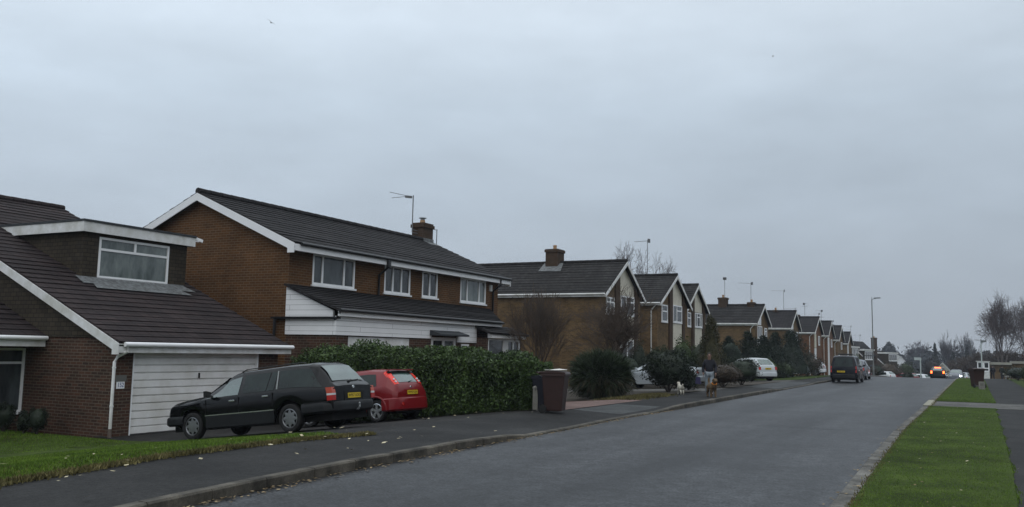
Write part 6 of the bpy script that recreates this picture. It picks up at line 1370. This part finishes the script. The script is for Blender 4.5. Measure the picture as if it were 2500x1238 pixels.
# ------------------------------------------------------------------ people, dogs, birds
SKIN = mat('skin', (.20, .12, .09), .6); HAIR = mat('dark_hair', (.02, .014, .01), .7); COATM = mat('dark_navy_coat', (.010, .011, .018), .8, var=.3); JEAN = mat('light_grey_trousers', (.27, .31, .34), .85, c2=(.16, .19, .22), vscale=6)
SHOE = mat('dark_shoe', (.02, .018, .018), .7); BAGM = mat('blue_bag', (.025, .022, .07), .6); WFUR = mat('white_fur', (.62, .60, .52), .95, c2=(.40, .38, .32), vscale=16, bump=.8, bscale=60); TFUR = mat('tan_fur', (.16, .105, .055), .95, c2=(.07, .05, .03), vscale=10, bump=.8, bscale=60)
def skin_mesh(name, verts, edges, radii, m, parent, root=0, sub=2):
    me = bpy.data.meshes.new('tmp_skin'); me.from_pydata([tuple(v_) for v_ in verts], edges, []); me.update()
    o = bpy.data.objects.new('tmp_skin', me); COL.objects.link(o); md = o.modifiers.new('s', 'SKIN'); md.use_smooth_shade = True
    for i, r in enumerate(radii):
        r = (r, r) if isinstance(r, (int, float)) else r; me.skin_vertices[0].data[i].radius = r; me.skin_vertices[0].data[i].use_root = (i == root)
    sb = o.modifiers.new('b', 'SUBSURF'); sb.levels = sub; sb.render_levels = sub
    dg = bpy.context.evaluated_depsgraph_get(); dg.update(); nm = bpy.data.meshes.new_from_object(o.evaluated_get(dg)); bpy.data.objects.remove(o)
    nm.name = name; nm.materials.clear(); nm.materials.append(m); nm.polygons.foreach_set('use_smooth', [True] * len(nm.polygons))
    q = bpy.data.objects.new(name, nm); COL.objects.link(q)
    if parent: q.parent = parent; ORG[q.name] = (0, 0, 0)
    return q
def person(label, loc, rot, s=1.0, stride=.18, arm_l=.1, arm_r=.1, coat=COATM, trou=JEAN, held=None, hairm=HAIR):
    """standing / walking figure, 1.72 m before scaling, facing +y"""
    r = thing('person', label, 'person'); g = stride
    J = dict(pel=(0, 0, .93), wai=(0, 0, 1.06), che=(0, .01, 1.27), nek=(0, .01, 1.43), hb=(0, .02, 1.50), hm=(0, .035, 1.60), ht=(0, .02, 1.69),
             shl=(-.17, .01, 1.38), ell=(-.25, -.02 - arm_l * .2, 1.12), wrl=(-.25, arm_l, .90), hal=(-.25, arm_l + .03, .83),
             shr=(.17, .01, 1.38), elr=(.25, -.02 - arm_r * .2, 1.12), wrr=(.25, arm_r, .90), har=(.25, arm_r + .03, .83),
             hpl=(-.09, 0, .88), knl=(-.10, g * .7, .49), anl=(-.10, g, .09), tol=(-.11, g + .16, .035), hpr=(.09, 0, .88), knr=(.10, -g * .1, .49), anr=(.10, -g, .11), tor=(.11, -g + .15, .035))
    R = dict(pel=(.13, .10), wai=(.12, .09), che=(.145, .10), nek=.055, hb=(.062, .07), hm=(.075, .092), ht=(.05, .06), shl=.055, ell=.042, wrl=.028, hal=(.022, .038), shr=.055, elr=.042, wrr=.028, har=(.022, .038), hpl=.09, knl=.062, anl=.042, tol=.03, hpr=.09, knr=.062, anr=.042, tor=.03)
    N_ = list(J); idx = {k_: i for i, k_ in enumerate(N_)}
    E_ = [('pel', 'wai'), ('wai', 'che'), ('che', 'nek'), ('nek', 'hb'), ('hb', 'hm'), ('hm', 'ht'), ('che', 'shl'), ('shl', 'ell'), ('ell', 'wrl'), ('wrl', 'hal'), ('che', 'shr'), ('shr', 'elr'), ('elr', 'wrr'), ('wrr', 'har'), ('pel', 'hpl'), ('hpl', 'knl'), ('knl', 'anl'), ('anl', 'tol'), ('pel', 'hpr'), ('hpr', 'knr'), ('knr', 'anr'), ('anr', 'tor')]
    b = skin_mesh('body', [J[k_] for k_ in N_], [(idx[a], idx[c]) for a, c in E_], [R[k_] for k_ in N_], SKIN, r)
    def sub_(name, keys, edges, grow_, m, over={}):
        ii = {k_: i for i, k_ in enumerate(keys)}; rr = []
        for k_ in keys:
            q = over.get(k_, R[k_]); q = (q, q) if isinstance(q, (int, float)) else q; rr.append((q[0] + grow_, q[1] + grow_))
        P = [V3(J[k_]) for k_ in keys]; skin_mesh(name, P, [(ii[a], ii[c]) for a, c in edges], rr, m, r)
    sub_('coat', ['pel', 'wai', 'che', 'nek', 'shl', 'ell', 'wrl', 'shr', 'elr', 'wrr'], [('pel', 'wai'), ('wai', 'che'), ('che', 'nek'), ('che', 'shl'), ('shl', 'ell'), ('ell', 'wrl'), ('che', 'shr'), ('shr', 'elr'), ('elr', 'wrr')], .028, coat, {'pel': (.16, .12), 'wai': (.15, .115), 'nek': .05})
    sub_('trousers', ['pel', 'hpl', 'knl', 'anl', 'hpr', 'knr', 'anr'], [('pel', 'hpl'), ('hpl', 'knl'), ('knl', 'anl'), ('pel', 'hpr'), ('hpr', 'knr'), ('knr', 'anr')], .022, trou)
    for k_, t_ in (('anl', 'tol'), ('anr', 'tor')):
        a, t = V3(J[k_]), V3(J[t_]); skin_mesh('shoe', [a - V3((0, .05, .045)), (a + t) / 2 - V3((0, 0, .01)), t + V3((0, .03, .005))], [(0, 1), (1, 2)], [(.045, .045), (.05, .04), (.042, .03)], SHOE, r)
    hp = [V3(J['hb']) + V3((0, -.04, .04)), V3(J['hm']) + V3((0, -.035, .03)), V3(J['ht']) + V3((0, -.01, .0)), V3(J['hm']) + V3((0, .035, .075))]; skin_mesh('hair', hp, [(0, 1), (1, 2), (2, 3)], [(.075, .06), (.10, .095), (.085, .085), (.065, .03)], hairm, r)
    f = MB()   # face: nose, brow, mouth, ears
    f.tube([V3(J['hm']) + V3((0, .085, .02)), V3(J['hm']) + V3((0, .112, -.02))], [.008, .014], 6); 
    for s_ in (1, -1):
        f.tube([V3(J['hm']) + V3((s_ * .072, 0, .02)), V3(J['hm']) + V3((s_ * .082, -.01, -.03))], .014, 6)
        h_ = V3(J['hal' if s_ < 0 else 'har'])
        for i, (dx, L_) in enumerate(((-.024, .06), (-.008, .075), (.008, .07), (.023, .055))):
            p = h_ + V3((0, dx * 1.0, -.035)); f.tube([p, p + V3((s_ * -.004, .004, -L_ * .55)), p + V3((s_ * -.018, .006, -L_))], [.009, .008, .006], 6)
        f.tube([h_ + V3((0, .03, .01)), h_ + V3((s_ * -.012, .055, -.03)), h_ + V3((s_ * -.014, .052, -.055))], [.010, .009, .007], 6)
    f.build('face_and_fingers', SKIN, b, smooth=60)
    e = MB()
    for s_ in (1, -1): e.lathe([(0, .006), (.008, .004), (.009, 0)], V3(J['hm']) + V3((s_ * .03, .088, .015)), 'y', 8)
    e.box(-.022, .022, .098, .102, 1.552, 1.558); e.build('eyes_and_mouth', HAIR, b)
    r.location = loc; r.rotation_euler = (0, 0, rot); r.scale = (s, s, s); return r
pz = lambda x, y: gz(x, y)
person('dog walker in dark coat and pale trousers with two dogs on the left pavement', (-8.66, 32.3, pz(-8.66, 32.3)), math.radians(-165), .90, .12, .12, .05)
def bag():
    m = MB(); x, y = -9.05, 32.2; z = gz(x, y); m.prism([(x - .10, y - .05, z + .42), (x + .10, y - .05, z + .40), (x + .07, y - .05, z + .66), (x - .07, y - .05, z + .66)], (0, .1, 0)); m.tube([(x - .05, y, z + .66), (x, y, z + .76), (x + .05, y, z + .66)], .008, 6)
    tag(m.build('carrier_bag', BAGM, None), 'small dark blue bag held by the dog walker', 'bag')
bag()
def dog(label, loc, rot, s, fur, head=.0, tail=1.0, sit=False, collar=None, fluffy=.02):
    """quadruped facing +y, 0.45 m shoulder before scaling"""
    r = thing('dog', label, 'dog'); J = dict(hip=(0, -.26, .40), bel=(0, -.05, .385), che=(0, .16, .38), nkb=(0, .24, .45), nkt=(0, .30 + head * .05, .56), skl=(0, .36, .60), muz=(0, .46, .57), nos=(0, .50, .555),
        t1=(0, -.33, .46 + .02 * tail), t2=(0, -.38, .46 + .12 * tail), t3=(0, -.36, .46 + .22 * tail))
    R = dict(hip=(.085, .095), bel=(.078, .085), che=(.09, .115), nkb=(.065, .075), nkt=.055, skl=(.06, .062), muz=(.032, .03), nos=.018, t1=.022, t2=.026, t3=.014)
    E_ = [('hip', 'bel'), ('bel', 'che'), ('che', 'nkb'), ('nkb', 'nkt'), ('nkt', 'skl'), ('skl', 'muz'), ('muz', 'nos'), ('hip', 't1'), ('t1', 't2'), ('t2', 't3')]
    for s_ in (1, -1):
        k_ = 'l' if s_ < 0 else 'r'; o = .04 * s_
        J['st' + k_] = (s_ * .075, -.23, .33); J['sf' + k_] = (s_ * .085, -.18 + o * .3, .24); J['hk' + k_] = (s_ * .08, -.31 + o, .14); J['pw' + k_] = (s_ * .08, -.28 + o, .02); J['pt' + k_] = (s_ * .08, -.24 + o, .016)
        R['st' + k_] = .058; R['sf' + k_] = .04; R['hk' + k_] = .021; R['pw' + k_] = .02; R['pt' + k_] = .018; E_ += [('hip', 'st' + k_), ('st' + k_, 'sf' + k_), ('sf' + k_, 'hk' + k_), ('hk' + k_, 'pw' + k_), ('pw' + k_, 'pt' + k_)]
        J['sh' + k_] = (s_ * .07, .17, .30); J['el' + k_] = (s_ * .075, .14, .22); J['kn' + k_] = (s_ * .07, .16 - o, .12); J['fw' + k_] = (s_ * .07, .16 - o, .02); J['ft' + k_] = (s_ * .07, .20 - o, .016)
        R['sh' + k_] = .045; R['el' + k_] = .032; R['kn' + k_] = .022; R['fw' + k_] = .02; R['ft' + k_] = .018; E_ += [('che', 'sh' + k_), ('sh' + k_, 'el' + k_), ('el' + k_, 'kn' + k_), ('kn' + k_, 'fw' + k_), ('fw' + k_, 'ft' + k_)]
        J['ea' + k_] = (s_ * .055, .34, .64); J['eb' + k_] = (s_ * .085, .345, .575); R['ea' + k_] = .022; R['eb' + k_] = .018; E_ += [('skl', 'ea' + k_), ('ea' + k_, 'eb' + k_)]
    N_ = list(J); idx = {k_: i for i, k_ in enumerate(N_)}
    rr = [(q + fluffy * .5, q + fluffy * .5) if isinstance(q, (int, float)) else (q[0] + fluffy, q[1] + fluffy) for q in (R[k_] for k_ in N_)]
    skin_mesh('body', [J[k_] for k_ in N_], [(idx[a], idx[c]) for a, c in E_], rr, fur, r, sub=2)
    m = MB(); m.lathe([(0, .53), (.012, .528), (.016, .515)], (0, 0, .56), 'y', 8)
    for s_ in (1, -1): m.lathe([(0, .425), (.009, .422), (.01, .415)], (s_ * .035, 0, .612), 'y', 8)
    m.build('nose_and_eyes', HAIR, r)
    if collar: m = MB(); m.tube([(.0 + .085 * math.cos(t), .28 + .06 * math.sin(t) , .50 - .045 * math.sin(t)) for t in np.linspace(0, 6.283, 14)], .018, 6, cap=False); m.build('collar', collar, r)
    r.location = loc; r.rotation_euler = (0, 0, rot); r.scale = (s, s, s); return r
dog('small fluffy white dog walking on the left pavement ahead of the dog walker', (-9.75, 32.3, pz(-9.7, 32.3)), math.radians(35), .68, WFUR, tail=.6, fluffy=.035)
dog('tan scruffy dog standing at the dog walker\'s feet near the kerb', (-8.2, 30.9, pz(-8.2, 30.9)), math.radians(-148), .98, TFUR, collar=mat('orange_collar', (.6, .20, .02), .7), fluffy=.03)
person('left of two distant walkers in dark coats on the right pavement', (1.72, 113, base(113) + .1), math.radians(20), 1.0, .2, coat=COATM, trou=mat('dark_trousers', (.015, .015, .018), .8))
person('right of two distant walkers, hunched beside a black and white dog', (2.62, 112, base(112) + .1), math.radians(-20), .98, .15, coat=mat('dark_green_coat', (.016, .022, .018), .8), trou=mat('dark_trousers', (.015, .015, .018), .8))
dog('distant black and white dog beside the far walkers', (3.0, 108, base(108) + .1), math.radians(120), 1.1, mat('black_white_fur', (.5, .5, .46), .9, c2=(.02, .02, .02), vscale=5))
def bird(label, x, y, z, s, rot):
    r = thing('bird', label, 'bird', (0, 0, 0)); m = MB(); m.tube([(0, -.18, 0), (0, -.08, .0), (0, .06, .01), (0, .16, .02), (0, .22, .015)], [.012, .035, .045, .028, .006], 8); m.build('body', HAIR, r, smooth=60)
    for s_ in (1, -1):
        m = MB(); m.prism([(s_ * .02, .08, .02), (s_ * .16, .12, .09), (s_ * .32, .02, .05), (s_ * .16, .0, .07), (s_ * .02, -.04, .02)], (0, 0, .008)); m.build('wing', HAIR, r)
    r.location = (x, y, z); r.rotation_euler = (.2, .5, rot); r.scale = (s, s, s)
bird('small dark bird high in the sky above the long brown house', -57.5, 60, 31.75, 1.35, 1.0)
bird('tiny distant bird speck high in the sky to the right', -28.9, 150, 52.6, .8, 2.0)


# ------------------------------------------------------------------ the other side of the street (right of the frame): it darkens and reflects
for i, (y, xx) in enumerate([(-9, 17), (5, 17.5), (19, 18), (33, 18.5), (47, 19)]):
    h = thing('house', 'brick house across the street, out of view to the right, %s from the camera' % ['behind', 'nearest', 'second', 'third', 'fourth'][i], 'house', (xx + 5, y + 5.5, .1), 'houses across the street')
    w = MB(); w.box(xx, xx + 9, y, y + 11, -.2, 5.0); w.build('wall', BR_RED, h); r = MB(); roof_plane(r, (xx - .4, y - .2, 4.9), (xx - .4, y + 11.2, 4.9), (xx + 4.5, y - .2, 7.4), (xx + 4.5, y + 11.2, 7.4)); roof_plane(r, (xx + 9.4, y - .2, 4.9), (xx + 9.4, y + 11.2, 4.9), (xx + 4.5, y - .2, 7.4), (xx + 4.5, y + 11.2, 7.4)); r.build('roof', TILE_B, h)
    for k in (1.2, 6.6):
        for zz in (.9, 3.3): window(h, (xx - .01, y + k, zz), (0, 1, 0), (-1, 0, 0), 2.6, 1.3, mull=(.33, .66), rec=0)
for i, (x, y, w, h_) in enumerate([(11.5, 4, 3.4, 5.5), (12.5, 13, 4.4, 6.5), (11.8, 26, 3.6, 5.0), (13, 38, 4.2, 6.0), (11, -7, 4, 5.5)]):
    shrub('evergreen_tree', 'evergreen tree across the street, out of view, %s from the camera' % ['nearest', 'second', 'third', 'fourth', 'one behind and right'][i], x, y, w, h_, YEW, 3500, .22, cat_='tree', z=.1, group='evergreens across the street')

# ------------------------------------------------------------------ haze
def haze():
    mb = MB(); mb.box(-900, 700, -80, 900, -11, 75); m, nt, b = _new('haze_air'); nt.nodes.remove(b)
    v = nt.nodes.new('ShaderNodeVolumePrincipled'); v.inputs['Color'].default_value = (.80, .87, 1, 1); v.inputs['Density'].default_value = .0004; v.inputs['Anisotropy'].default_value = .2
    nt.links.new(v.outputs[0], nt.nodes['Material Output'].inputs['Volume']); o = mb.build('haze', m, None); tag(o, 'thin grey-blue haze over the street and far hillside', 'haze', kind='stuff')
haze()
